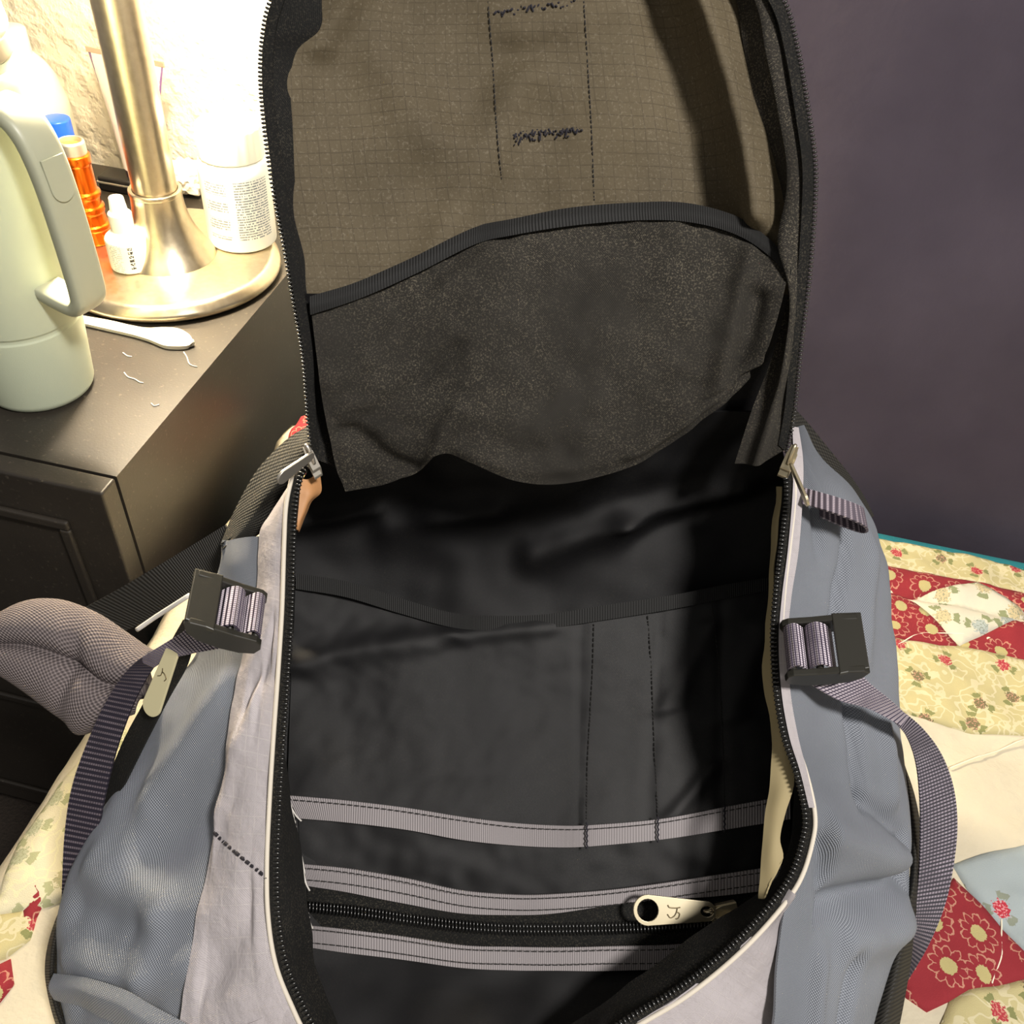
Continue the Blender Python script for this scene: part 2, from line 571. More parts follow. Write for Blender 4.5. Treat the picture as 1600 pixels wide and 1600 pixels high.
# ------------------------------------------------------------------ bed: mattress in teal sheet, quilt, hanging cloth
BX0, BX1, BY0, BY1 = -0.362, 1.25, -0.75, 0.736
def teal_mat():
    g = G('teal_cotton')
    o = g.obj()
    return g.done(g.mix(g.noise(o, 18, 3), srgb(22, 100, 110), srgb(30, 120, 128)), .85, g.bump(g.noise(o, 900, 2), .0004))
m_teal = teal_mat()
mt = box('mattress', (BX0+.034, BY0, .26), (BX1, BY1, Z_BED-.004), m_teal, None, .008, 3)
tag(mt, 'mattress covered by a teal fitted sheet under the quilt', 'mattress')
bb = box('bed_base', (BX0+.03, BY0, .0), (BX1, BY1-.01, .258), plain('dark_bed_base', srgb(30, 26, 24), .8), None, .01)
tag(bb, 'dark bed base below the mattress', 'bed base')

def qz(x, y):
    v = Vector((x, y, 0))
    h = .006*noise.noise(v*9+Vector((3, 1, 5))) + .0035*noise.noise(v*28) + .0018*noise.noise(v*70)
    # crease that runs across the quilt near its far edge
    d = y - (.640 - .05*(x-.35))
    h -= .006*math.exp(-(d/.006)**2)
    h += .004*math.exp(-((d-.018)/.014)**2) + .004*math.exp(-((d+.018)/.014)**2)
    e = x - BX0
    z = max(Z_BED - .002, Z_BED + .004 + h)
    if e < .03: z -= .020*((.03-e)/.03)**2
    return z
def quilt_base_mat():
    g = G('cream_quilt_cotton')
    o = g.obj()
    nz = g.noise(o, 60, 4)
    c = g.mix(g.ramp(g.noise(o, 8, 3), .35, .65), srgb(206, 196, 172), srgb(194, 185, 162))
    return g.done(c, .9, g.bump(nz, .003, .7))
def vor(g, vec, scale, rnd=1.0):
    v = g.n('ShaderNodeTexVoronoi', voronoi_dimensions='2D')
    g.t.links.new(vec, v.inputs['Vector']); v.inputs['Scale'].default_value = scale; v.inputs['Randomness'].default_value = rnd
    rel = g.n('ShaderNodeVectorMath', operation='SUBTRACT')
    g.t.links.new(vec, rel.inputs[0]); g.t.links.new(v.outputs['Position'], rel.inputs[1])
    sp = g.n('ShaderNodeSeparateXYZ'); g.t.links.new(rel.outputs[0], sp.inputs[0])
    x, y = sp.outputs[0], sp.outputs[1]
    r = g.f('SQRT', g.f('ADD', g.f('MULTIPLY', x, x), g.f('MULTIPLY', y, y)))
    a = g.f('ARCTAN2', y, x)
    cs = g.n('ShaderNodeSeparateColor'); g.t.links.new(v.outputs['Color'], cs.inputs[0])
    return r, a, cs.outputs[0], cs.outputs[1], x, y
def flatvec(g):
    o = g.obj()
    s = g.n('ShaderNodeSeparateXYZ'); g.t.links.new(o, s.inputs[0])
    c = g.n('ShaderNodeCombineXYZ'); g.t.links.new(s.outputs[0], c.inputs[0]); g.t.links.new(s.outputs[1], c.inputs[1])
    return c.outputs[0]
def AND(g, *a):
    r = a[0]
    for b in a[1:]: r = g.f('MULTIPLY', r, b)
    return r
def red_print():
    g = G('red_medallion_print')
    v = flatvec(g)
    r, a, c1, c2, _, _ = vor(g, v, 1/.031, .4)
    c = srgb(142, 36, 44)
    c = g.mix(g.f('MULTIPLY', g.noise(v, 30, 3), .4), c, srgb(112, 26, 36))
    pet = g.f('ADD', .0100, g.f('MULTIPLY', g.f('ABSOLUTE', g.f('SINE', g.f('MULTIPLY', a, 5))), .0034))
    ring = g.f('LESS_THAN', g.f('ABSOLUTE', g.f('SUBTRACT', g.f('ADD', r, g.f('MULTIPLY_ADD', g.noise(v, 260, 2), .006, -.003)), pet)), .0007)
    spoke = AND(g, g.f('LESS_THAN', g.f('ABSOLUTE', g.f('SINE', g.f('MULTIPLY', a, 5))), .16), g.f('LESS_THAN', r, .0105), g.f('GREATER_THAN', r, .0078))
    c = g.mix(g.f('MULTIPLY', g.f('MAXIMUM', ring, spoke), .8), c, srgb(190, 140, 116))
    c = g.mix(g.f('LESS_THAN', r, g.f('MULTIPLY_ADD', g.noise(v, 700, 2), .003, .0042)), c, srgb(176, 164, 112))
    r2, *_ = vor(g, v, 1/.040, .2)
    c = g.mix(AND(g, g.f('LESS_THAN', r2, .0021), g.f('GREATER_THAN', r, .015)), c, srgb(232, 214, 190))
    return g.done(c, .9, g.bump(g.noise(v, 1200, 2), .0005, .6))
def flower_print(name, base, vine, kinds, cell, seed=0.0, big=1.0):
    g = G(name)
    v = flatvec(g)
    sh = g.n('ShaderNodeVectorMath', operation='ADD'); g.t.links.new(v, sh.inputs[0]); sh.inputs[1].default_value = (seed, seed*.7, 0)
    v = sh.outputs[0]
    c = base
    if vine is not None:
        n1 = g.noise(v, 55, 1); n2 = g.noise(v, 47, 2)
        ln = g.f('MAXIMUM', g.f('LESS_THAN', g.f('ABSOLUTE', g.f('SUBTRACT', n1, .5)), .022), g.f('LESS_THAN', g.f('ABSOLUTE', g.f('SUBTRACT', n2, .46)), .02))
        c = g.mix(g.f('MULTIPLY', ln, .75), c, vine)
    r, a, c1, c2, x, y = vor(g, v, 1/cell, .75)
    wob = g.noise(v, 420, 2)
    # small leaves on a stem around every flower
    lf = AND(g, g.f('LESS_THAN', g.f('ABSOLUTE', g.f('SUBTRACT', r, g.f('MULTIPLY_ADD', wob, .006*big, .006*big))), .0022*big), g.f('GREATER_THAN', g.f('SINE', g.f('MULTIPLY_ADD', c2, 20, g.f('MULTIPLY', a, 3))), .35))
    c = g.mix(lf, c, kinds[0])
    head = g.f('LESS_THAN', r, g.f('MULTIPLY_ADD', wob, .010*big, .0005))
    cc = g.mix(g.f('GREATER_THAN', c1, .55), kinds[1], kinds[2])
    c = g.mix(head, c, cc)
    spots = AND(g, head, g.f('GREATER_THAN', g.noise(v, 600, 1), .56))
    c = g.mix(g.f('MULTIPLY', spots, .7), c, kinds[3])
    return g.done(c, .9, g.bump(g.noise(v, 1200, 2), .0005, .6))
m_qred = red_print()
m_qyel = flower_print('yellow_vine_rose_print', srgb(186, 175, 128), srgb(208, 199, 164), (srgb(128, 130, 82), srgb(168, 54, 62), srgb(112, 104, 72), srgb(206, 150, 130)), .040)
m_qwhite = flower_print('white_leaf_print', srgb(206, 200, 180), None, (srgb(136, 142, 104), srgb(168, 176, 170), srgb(196, 180, 140), srgb(120, 128, 110)), .034, .3, 1.3)
m_qblue = flower_print('pale_blue_rosebud_print', srgb(156, 166, 168), None, (srgb(132, 138, 122), srgb(176, 44, 60), srgb(186, 52, 66), srgb(226, 170, 170)), .042, .9, 1.1)
m_qleaf = flower_print('cream_green_leaf_print', srgb(206, 198, 168), srgb(214, 208, 168), (srgb(164, 164, 124), srgb(178, 178, 146), srgb(172, 164, 128), srgb(150, 152, 116)), .030, .5, 1.2)
m_qbase = quilt_base_mat()

# quilt batting with its own thickness
quilt = None
def build_quilt():
    x0, x1, y0, y1 = BX0-.004, BX1-.05, BY0+.05, .711
    nx, ny = 150, 140
    V, Fc = [], []
    for j in range(ny+1):
        for i in range(nx+1):
            x = x0+(x1-x0)*i/nx; y = y0+(y1-y0)*j/ny
            if j == ny: y += .006*noise.noise(Vector((x*7, 0, 2)))
            V.append((x, y, qz(x, y)))
    W = nx+1
    for j in range(ny):
        for i in range(nx): Fc.append((j*W+i, j*W+i+1, (j+1)*W+i+1, (j+1)*W+i))
    o0 = len(V)
    ring = [(i, 0) for i in range(nx)] + [(nx, j) for j in range(ny)] + [(i, ny) for i in range(nx, 0, -1)] + [(0, j) for j in range(ny, 0, -1)]
    for (i, j) in ring:
        a = V[j*W+i]
        V.append((a[0], a[1], Z_BED-.0038 if i > 0 else Z_BED-.035))
    for k, (i, j) in enumerate(ring):
        k2 = (k+1) % len(ring); i2, j2 = ring[k2]
        Fc.append((j*W+i, o0+k, o0+k2, j2*W+i2))
    return mesh('quilt', V, Fc, m_qbase, None, True)
quilt = build_quilt()
tag(quilt, 'cream patchwork quilt with red, yellow and pale blue floral patches on the bed', 'quilt')
def patch(pix, mat, world=None, lift=.0012):
    pts = world if world else [H(x, y, Z_BED+.004) for (x, y) in pix]
    bm = bmesh.new()
    f = bm.faces.new([bm.verts.new((p[0], p[1], 0)) for p in pts])
    bmesh.ops.triangulate(bm, faces=[f])
    for _ in range(5):
        L = [e for e in bm.edges if e.calc_length() > .009]
        if not L: break
        bmesh.ops.subdivide_edges(bm, edges=L, cuts=1)
        bmesh.ops.triangulate(bm, faces=bm.faces)
    bd = [e for e in bm.edges if e.is_boundary]
    bv = {v for e in bd for v in e.verts}
    for v in bm.verts:
        v.co.z = qz(v.co.x, v.co.y) + lift + .0012*(0 if v in bv else 1)
    r = bmesh.ops.extrude_edge_only(bm, edges=bd)
    for g_ in r['geom']:
        if isinstance(g_, bmesh.types.BMVert): g_.co.z -= .003
    bmesh.ops.recalc_face_normals(bm, faces=bm.faces)
    me = bpy.data.meshes.new('patch')
    bm.to_mesh(me); bm.free()
    # up-facing surface
    o = link('patch', me, mat, quilt)
    return o
patch([(1300, 822), (1372, 838), (1480, 862), (1600, 889), (1720, 918), (1720, 962), (1600, 931), (1480, 903), (1386, 884), (1300, 868)], m_qyel)
patch([(1300, 868), (1386, 884), (1524, 914), (1460, 928), (1418, 934), (1460, 972), (1497, 1012), (1440, 1004), (1300, 985)], m_qred)
patch([(1524, 914), (1420, 934), (1460, 972), (1498, 1012), (1545, 992), (1604, 968), (1565, 940)], m_qwhite)
patch([(1524, 914), (1600, 931), (1720, 962), (1720, 1065), (1600, 1036), (1498, 1012), (1545, 992), (1604, 968), (1565, 940)], m_qred)
patch([(1300, 985), (1440, 1004), (1497, 1012), (1600, 1036), (1720, 1065), (1720, 1180), (1600, 1152), (1520, 1144), (1460, 1128), (1395, 1108), (1300, 1085)], m_qyel)
patch([(1488, 1350), (1530, 1336), (1620, 1318), (1720, 1322), (1720, 1560), (1605, 1492), (1556, 1440), (1510, 1390)], m_qblue)
patch([(1490, 1372), (1556, 1440), (1605, 1492), (1620, 1526), (1560, 1540), (1512, 1548), (1482, 1566), (1448, 1582), (1415, 1560), (1400, 1500)], m_qred)
patch([(1482, 1566), (1512, 1548), (1560, 1540), (1620, 1526), (1720, 1580), (1720, 1740), (1470, 1740), (1452, 1640)], m_qyel)
patch([(-60, 1490), (0, 1400), (20, 1310), (100, 1205), (190, 1130), (240, 1200), (140, 1400), (70, 1420), (0, 1430)], m_qleaf)
patch([(-60, 1490), (0, 1432), (62, 1420), (48, 1470), (10, 1500), (-60, 1520)], m_qyel)
patch([(60, 1360), (80, 1395), (55, 1440), (30, 1450), (45, 1400)], m_qred)
patch([(-60, 1540), (18, 1500), (24, 1540), (-10, 1580), (-60, 1600)], m_qred)
patch(None, m_qred, [H(410, 760, Z_BED), H(470, 650, Z_BED), H(520, 655, Z_BED), H(480, 760, Z_BED)])
for k in range(5):                                           # quilt going on beyond the right edge of the picture
    x0 = .62+.11*k
    patch(None, (m_qred, m_qyel, m_qblue, m_qwhite, m_qred)[k], [(x0, .42), (x0+.1, .40), (x0+.1, .60), (x0, .62)])
for r_ in range(6):
    for k in range(12):
        x0, y0 = -.30+.125*k, .04-.125*(r_+1)
        if y0 < BY0+.06 or x0 > 1.05: continue
        if (k+r_) % 2: continue
        patch(None, (m_qyel, m_qred, m_qblue, m_qwhite, m_qleaf)[(k//2+r_*2) % 5], [(x0, y0), (x0+.12, y0), (x0+.12, y0+.12), (x0, y0+.12)])
def stitch(pix, mat, w=.0006):
    pts = spline([H(x, y, Z_BED) for x, y in pix], 60)
    return tube('quilting_stitch', [Vector((p.x, p.y, qz(p.x, p.y)+.002)) for p in pts], w, mat, quilt, 5)
m_qst = plain('quilting_thread', srgb(232, 222, 200), .9)
stitch([(1480, 1205), (1520, 1190), (1600, 1160)], m_qst)
stitch([(1400, 1012), (1440, 994), (1500, 1000)], m_qst)
stitch([(1560, 1440), (1560, 1490), (1545, 1540)], m_qst)

def cloth_mat():
    g = G('dark_plum_cloth')
    o = g.obj()
    n1 = g.noise(o, 5, 4)
    return g.done(g.mix(g.ramp(n1, .3, .7), srgb(60, 54, 65), srgb(76, 69, 80)), .88, g.bump(g.noise(o, 60, 4), .0012, .5), Sheen_Weight=.08, Specular_IOR_Level=.2)
def curtain():
    nx, nz = 150, 70
    x0, x1, z0, z1 = .03, 1.5, .30, 2.0
    rows = []
    V, Fc = [], []
    for side in (0, 1):
        for j in range(nz+1):
            for i in range(nx+1):
                x = x0+(x1-x0)*i/nx; z = z0+(z1-z0)*j/nz
                d = .006*math.sin(x*24+1.2*math.sin(z*2.2)) + .010*noise.noise(Vector((x*4, z*.9, 1))) + .006*noise.noise(Vector((x*9, z*6, 4)))
                for cx, am, wd in ((.53, .010, .06), (.655, -.018, .010), (.685, .014, .016), (.80, .02, .03), (.93, -.02, .03), (1.1, .02, .05)):
                    d += am*math.exp(-((x-cx-.05*(z-.8))/wd)**2)
                V.append((x, .762+d*(.35+.65*min(1, max(0, (z-.5)/.25)))+side*.002, z))
    W = nx+1; o0 = W*(nz+1)
    for j in range(nz):
        for i in range(nx):
            Fc.append((j*W+i, j*W+i+1, (j+1)*W+i+1, (j+1)*W+i))
            Fc.append((o0+j*W+i, o0+(j+1)*W+i, o0+(j+1)*W+i+1, o0+j*W+i+1))
    for j in range(nz):
        for i in (0, nx):
            Fc.append((j*W+i, (j+1)*W+i, o0+(j+1)*W+i, o0+j*W+i))
    o = mesh('curtain', V, Fc, cloth_mat(), None, True)
    return tag(o, 'dark plum cloth hanging straight down behind the bed', 'curtain')
curtain()

# ------------------------------------------------------------------ things on the nightstand
LC = Vector((-.511, .7824, Z_TOP))
lamp = thing('table_lamp', 'brushed nickel lamp with thick pole and wide round base on the nightstand', 'lamp', LC)
lathe('lamp_base', rounded([(0, .0005), (.110, .0005), (.1165, .004), (.1165, .009), (.1085, .0172), (.06, .0175), (0, .0175)], .004, 4), LC, m_steel, lamp, 96)
foot = [(.0, .0176), (.050, .0176)] + [(.0255+.0245*(1-t)**2.3, .0186+.066*t) for t in [k/14 for k in range(1, 15)]]
lathe('flared_foot', foot, LC, m_steel, lamp, 64)
lathe('collar_ring', rounded([(.0225, .084), (.0262, .084), (.0262, .0885), (.0225, .0885)], .001), LC, m_steel, lamp, 64)
lathe('pole', [(.0218, .086), (.0218, .44), (0, .44)], LC, m_steel, lamp, 64)
lathe('lamp_shade', [(.082, .405), (.083, .404), (.150, .395), (.152, .396), (.105, .58), (.103, .58), (.149, .398)], LC, plain('cream_shade', srgb(232, 222, 200), .9), lamp, 64)
def bulb_mat():
    g = G('glowing_bulb')
    return g.done(srgb(255, 236, 200), .5, Emission_Color=(1.0, .80, .50, 1), Emission_Strength=60.0)
lathe('bulb', [(0, .405)]+[(.03*math.sin(PI*t), .435-.03*math.cos(PI*t)) for t in [k/10 for k in range(1, 10)]]+[(.012, .47), (.012, .50)], LC, bulb_mat(), lamp, 24)
bl = lamp_light('bulb_light', 'POINT', (LC.x+.02, LC.y-.02, Z_TOP+.385), 42.0, (1.0, .85, .62), .035)

# tumbler
m_sage = G('sage_powder_coat')
m_sage = m_sage.done(srgb(192, 200, 176), .45, m_sage.bump(m_sage.noise(m_sage.obj(), 1500, 2), .0002, .5))
m_sage2 = plain('grey_green_plastic', srgb(172, 174, 152), .4)
TC = Vector((-.515, .555, Z_TOP))
tum = thing('tumbler', 'large sage green insulated tumbler with handle on the nightstand', 'tumbler', TC)
lathe('body', rounded([(0, 0), (.041, 0), (.0445, .005), (.0496, .072), (.0488, .0735), (.0488, .0765), (.0500, .078), (.0560, .262), (.0535, .270), (0, .270)], .003, 3), TC, m_sage, tum, 72)
lathe('lid_neck', rounded([(.0525, .268), (.0525, .276), (0, .276)], .001), TC, m_sage, tum, 64)
lathe('lid_band', rounded([(.0500, .276), (.0540, .276), (.0540, .290), (.0500, .290)], .002), TC, plain('taupe_band', srgb(150, 140, 120), .5), tum, 64)
lathe('lid', rounded([(.053, .289), (.056, .294), (.053, .316), (0, .320)], .006, 5), TC, plain('white_lid', srgb(236, 234, 222), .4), tum, 64)
PH = math.radians(-14)
E1 = Vector((math.cos(PH), math.sin(PH), 0)); E2 = Vector((-math.sin(PH), math.cos(PH), 0)); E3 = Vector((0, 0, 1))
def handle():
    path = [(.046, .114), (.062, .111), (.082, .110), (.0905, .115), (.0945, .126), (.0945, .165), (.0920, .208), (.0870, .234), (.079, .248), (.066, .255), (.050, .256)]
    pts = spline([Vector((a, b, 0)) for a, b in path], 60)
    V, Fc = [], []
    n = 16
    for i, p in enumerate(pts):
        t = (pts[min(i+1, 60)]-pts[max(i-1, 0)]).normalized()
        nx = Vector((t.y, -t.x, 0))
        s = i/60
        hw = .0145 if s > .3 else .0125+.002*s/.3
        ht = .0062
        for k in range(n):
            a = 2*PI*k/n
            ca, sa = math.cos(a), math.sin(a)
            e = .45
            w = hw*math.copysign(abs(ca)**e, ca); h = ht*math.copysign(abs(sa)**e, sa)
            q = p + nx*h
            V.append(TC + E1*q.x + E3*q.y + E2*w)
    for i in range(60):
        for k in range(n):
            Fc.append((i*n+k, i*n+(k+1) % n, (i+1)*n+(k+1) % n, (i+1)*n+k))
    Fc.append(tuple(range(n))); Fc.append(tuple(60*n+k for k in range(n))[::-1])
    h = mesh('handle', V, Fc, m_sage2, tum, True)
    rr = .0085
    poly = arc(0, -.018+.009, .009, 180, 360, 12) + [(.009, .012), (-.009, .012)]
    up = (E1*-.12 + E3).normalized()
    fr = (TC + E1*.0975 + E3*.217, E2, up, E2.cross(up))
    extr('thumb_inset', poly, [], fr, .0016, m_sage2, h, .0005)
handle()

# flashlight
m_orange = plain('orange_anodised_metal', srgb(226, 104, 20), .22, .85)
zb = Z_TOP+.0178
FC = H(150, 374, zb)
fl_ = thing('flashlight', 'small orange metal flashlight standing upright on the lamp base', 'flashlight', FC)
prof = [(0, 0), (.0172, 0), (.0175, .002), (.0175, .015), (.0185, .016), (.0185, .020), (.0162, .021), (.0155, .032), (.0172, .034), (.0172, .039), (.0150, .041), (.0150, .048), (.0165, .050), (.0165, .054), (.0142, .056), (.0140, .082), (.0152, .084), (.0152, .092), (.013, .093)]
lathe('barrel', rounded(prof, .0008, 2), FC, m_orange, fl_, 48, rfn=lambda a, z: 1+(.018*math.cos(a*14) if (.001 < z < .015 or .021 < z < .033) else 0))
lathe('tail_ring', rounded([(.0125, .091), (.0132, .094), (.0132, .104), (.0120, .106), (.0105, .106), (.0105, .1)], .0008), FC, m_silver, fl_, 40)
lathe('tail_button', rounded([(0, .102), (.009, .102), (.0105, .099)], .002), FC, plain('orange_rubber', srgb(216, 120, 50), .6), fl_, 30)

# small white dropper bottle
m_white = plain('white_plastic', srgb(232, 228, 212), .35)
def mark_label():
    g = G('white_label_small_print')
    vec, u, v = g.uv()
    row = g.f('FLOOR', g.f('DIVIDE', v, .0021))
    lines = g.f('GREATER_THAN', g.f('FRACT', g.f('DIVIDE', v, .0021)), .5)
    cv = g.n('ShaderNodeCombineXYZ'); g.set(cv.inputs[0], g.f('MULTIPLY', u, 60)); g.set(cv.inputs[1], g.f('MULTIPLY', row, 3.7))
    w = g.f('GREATER_THAN', g.noise(cv.outputs[0], 1, 1), .47)
    side = g.f('LESS_THAN', g.f('ABSOLUTE', g.f('SUBTRACT', u, .74)), .05)
    c = g.mix(AND(g, lines, w, side, .55), srgb(232, 230, 214), srgb(90, 100, 116))
    band = AND(g, g.f('LESS_THAN', g.f('ABSOLUTE', g.f('SUBTRACT', u, .86)), .018), g.f('GREATER_THAN', v, .006), g.f('LESS_THAN', v, .030))
    ch = g.f('GREATER_THAN', g.f('FRACT', g.f('DIVIDE', v, .0042)), .3)
    cw = g.n('ShaderNodeCombineXYZ'); g.set(cw.inputs[0], g.f('MULTIPLY', u, 70)); g.set(cw.inputs[1], g.f('MULTIPLY', v, 800))
    c = g.mix(AND(g, band, ch, g.f('GREATER_THAN', g.noise(cw.outputs[0], 1, 0), .42)), c, srgb(30, 30, 32))
    return g.done(c, .4)
DC = H(206, 415, zb)
dr = thing('dropper_bottle', 'small white dropper bottle with black lot code on the lamp base', 'bottle', DC)
lathe('body', rounded([(0, 0), (.0185, 0), (.0200, .0015), (.0200, .033), (.012, .040), (.009, .041), (0, .041)], .003, 4), DC, mark_label(), dr, 48)
lathe('cap', rounded([(.0112, .040), (.0112, .058), (.0085, .060), (.0070, .074), (0, .075)], .0012), DC, m_white, dr, 40, rfn=lambda a, z: 1+(.03*math.cos(a*20) if .041 < z < .057 else 0))

# big white bottle
def text_label():
    g = G('white_label_with_print')
    vec, u, v = g.uv()
    row = g.f('FLOOR', g.f('DIVIDE', v, .0028))
    lines = g.f('GREATER_THAN', g.f('FRACT', g.f('DIVIDE', v, .0028)), .45)
    cv = g.n('ShaderNodeCombineXYZ'); g.set(cv.inputs[0], g.f('MULTIPLY', u, 150)); g.set(cv.inputs[1], g.f('MULTIPLY', row, 5.3))
    w = g.f('GREATER_THAN', g.noise(cv.outputs[0], 1, 2), .44)
    colA = g.f('LESS_THAN', g.f('ABSOLUTE', g.f('SUBTRACT', u, .90)), .085)
    colB = AND(g, g.f('LESS_THAN', g.f('ABSOLUTE', g.f('SUBTRACT', u, .725)), .055), g.f('GREATER_THAN', g.f('FRACT', g.f('DIVIDE', v, .019)), .35))
    vin = AND(g, g.f('GREATER_THAN', v, .014), g.f('LESS_THAN', v, .078))
    c = g.mix(AND(g, lines, w, vin, g.f('MAXIMUM', colA, colB), .8), srgb(228, 228, 218), srgb(70, 88, 104))
    return g.done(c, .35)
PC = H(380, 372, zb)
pb = thing('supplement_bottle', 'white supplement bottle with dense printed label on the lamp base', 'bottle', PC)
lathe('body', rounded([(0, 0), (.0345, 0), (.0365, .002), (.0365, .082), (.0345, .090), (.030, .094), (0, .094)], .003, 4), PC, text_label(), pb, 64)
lathe('cap', rounded([(.0325, .093), (.0335, .094), (.0325, .124), (.030, .126), (0, .126)], .002), PC, m_white, pb, 80, rfn=lambda a, z: 1+(.012*math.cos(a*60) if .0935 < z < .124 else 0))

# blue-capped bottle and white canister near the wall
QC = Vector((-.670, .868, Z_TOP))
qb = thing('blue_capped_bottle', 'white bottle with bright blue cap behind the orange flashlight', 'bottle', QC)
lathe('body', rounded([(0, 0), (.018, 0), (.018, .060), (.012, .067), (0, .067)], .003), QC, m_white, qb, 40)
lathe('cap', rounded([(.0150, .066), (.0150, .104), (0, .104)], .002), QC, plain('bright_blue_plastic', srgb(24, 88, 204), .35), qb, 40)
WC = Vector((-.745, .925, Z_TOP))
wcn = thing('white_canister', 'rounded white canister against the wall behind the tumbler', 'canister', WC)
lathe('body', rounded([(0, 0), (.043, 0), (.045, .088), (.036, .125), (.02, .145), (0, .146)], .012, 6), WC, m_white, wcn, 56)
lathe('lid', rounded([(.0195, .143), (.0195, .170), (0, .171)], .003), WC, m_white, wcn, 48)

# squeezed tube
def cream_tube():
    c = Vector((-.630, .945, Z_TOP))
    g = G('pearl_and_purple_tube')
    vec, u, v = g.uv()
    e = g.f('ABSOLUTE', g.f('SUBTRACT', g.f('FRACT', g.f('MULTIPLY', u, 2)), .5))
    k = g.f('GREATER_THAN', e, g.f('MULTIPLY_ADD', g.noise(vec, 30, 3), .25, .28))
    col = g.mix(k, srgb(226, 214, 206), srgb(112, 84, 130))
    mt_ = g.done(col, .3)
    t = thing('cosmetic_tube', 'pearly white and purple squeeze tube standing behind the lamp pole', 'tube', c)
    V, Fc, uvs = [], [], []
    n, m = 40, 16
    ax = Vector((.99, -.10, 0)); ay = Vector((.10, .99, 0))
    for j in range(m+1):
        s = j/m
        a = .019+.030*s; b = .019*(1-s)**.8+.0008
        for k in range(n+1):
            an = 2*PI*k/n
            V.append(c + ax*(a*math.cos(an)) + ay*(b*math.sin(an)+.012*s) + Vector((0, 0, .028+.118*s)))
            uvs.append((k/n, s*.118))
    for j in range(m):
        for k in range(n):
            W = n+1
            Fc.append((j*W+k, j*W+k+1, (j+1)*W+k+1, (j+1)*W+k))
    b_ = mesh('tube_body', V, Fc, mt_, t, True, uvs)
    q = c + ay*.012 + Vector((0, 0, .149))
    extr('crimped_end', [(-.050, -.004), (.050, -.004), (.050, .001), (-.050, .001)], [], (q, ax, E3, ax.cross(E3)), .0022, plain('tube_crimp', srgb(176, 150, 130), .4), t, .0004)
    lathe('cap', rounded([(0, 0), (.0175, 0), (.0185, .029), (0, .03)], .002), c, plain('dark_purple_cap', srgb(66, 40, 52), .35), t, 40)
cream_tube()

# crumpled tissue, little case, disposable spoon, lint
def tissue():
    c = H(292, 296, Z_TOP+.002)
    c.y = min(c.y, .955)
    bm = bmesh.new()
    bmesh.ops.create_icosphere(bm, subdivisions=4, radius=1)
    for v in bm.verts:
        d = v.co.copy()
        k = .75+.55*abs(noise.noise(d*2.3+Vector((4, 2, 1))))+.25*abs(noise.noise(d*6))
        v.co = Vector((d.x*.030*k, d.y*.024*k, max(0, .016+d.z*.022*k)))
        v.co += c
    me = bpy.data.meshes.new('crumpled_tissue'); bm.to_mesh(me); bm.free()
    o = link('crumpled_tissue', me, plain('white_tissue', srgb(236, 232, 222), .9), None, False)
    tag(o, 'crumpled white tissue behind the lamp foot near the wall', 'tissue')
tissue()
KC = H(182, 300, Z_TOP)
kc = thing('small_case', 'small black case with a metal rim behind the dropper bottle', 'case', KC)
box('case_body', (KC.x-.020, KC.y-.004, Z_TOP), (KC.x+.024, KC.y+.026, Z_TOP+.018), plain('black_case', srgb(26, 24, 24), .4), kc, .003, 3)
box('rim', (KC.x-.0208, KC.y-.0048, Z_TOP+.0095), (KC.x+.0248, KC.y+.0268, Z_TOP+.0125), m_silver, kc, .001)
def spoon():
    up = [(95, 486), (130, 493), (170, 500), (205, 508), (230, 512), (255, 511), (278, 513), (295, 522), (302, 533)]
    lo = [(95, 497), (130, 505), (170, 514), (205, 522), (232, 530), (255, 539), (275, 541), (292, 540), (301, 536)]
    rows = []
    for k in range(3):
        f_ = k/2
        rows.append([H(a[0]+(b[0]-a[0])*f_, a[1]+(b[1]-a[1])*f_, Z_TOP+.0045+(.0012 if k == 1 else 0)) for a, b in zip(up, lo)])
    o = sheet('plastic_spoon', rows, plain('white_spoon_plastic', srgb(226, 218, 200), .35), None, 40, 10, .0042, toward=Vector((0, 0, 1)),
              puff=lambda s, t: -.0016*math.exp(-((t-.45)/.2)**2)*(1 if .3 < s < .93 else 0))
    tag(o, 'white disposable plastic spoon handle lying in front of the lamp base', 'spoon')
spoon()
for pts_, lab in (([(194, 582), (200, 589), (210, 592), (218, 597), (224, 598)], 'longest pale curl of lint on the nightstand top'),
                  ([(287, 550), (292, 558), (295, 567), (300, 571), (308, 573)], 'short pale lint thread below the spoon tip'),
                  ([(192, 551), (199, 556), (206, 557)], 'tiny lint fleck below the middle of the spoon'),
                  ([(236, 630), (241, 634), (249, 632)], 'faint lint fleck nearest the nightstand corner')):
    o = tube('lint', spline([H(x, y, Z_TOP+.0006) for x, y in pts_], 14), .00055, m_thread, None, 5)
    tag(o, lab, 'lint')

# ------------------------------------------------------------------ the backpack
bag = thing('backpack', 'open grey-blue and pale lilac backpack with black lining lying on the quilt', 'backpack', (0.02, .30, Z_BED+.018))

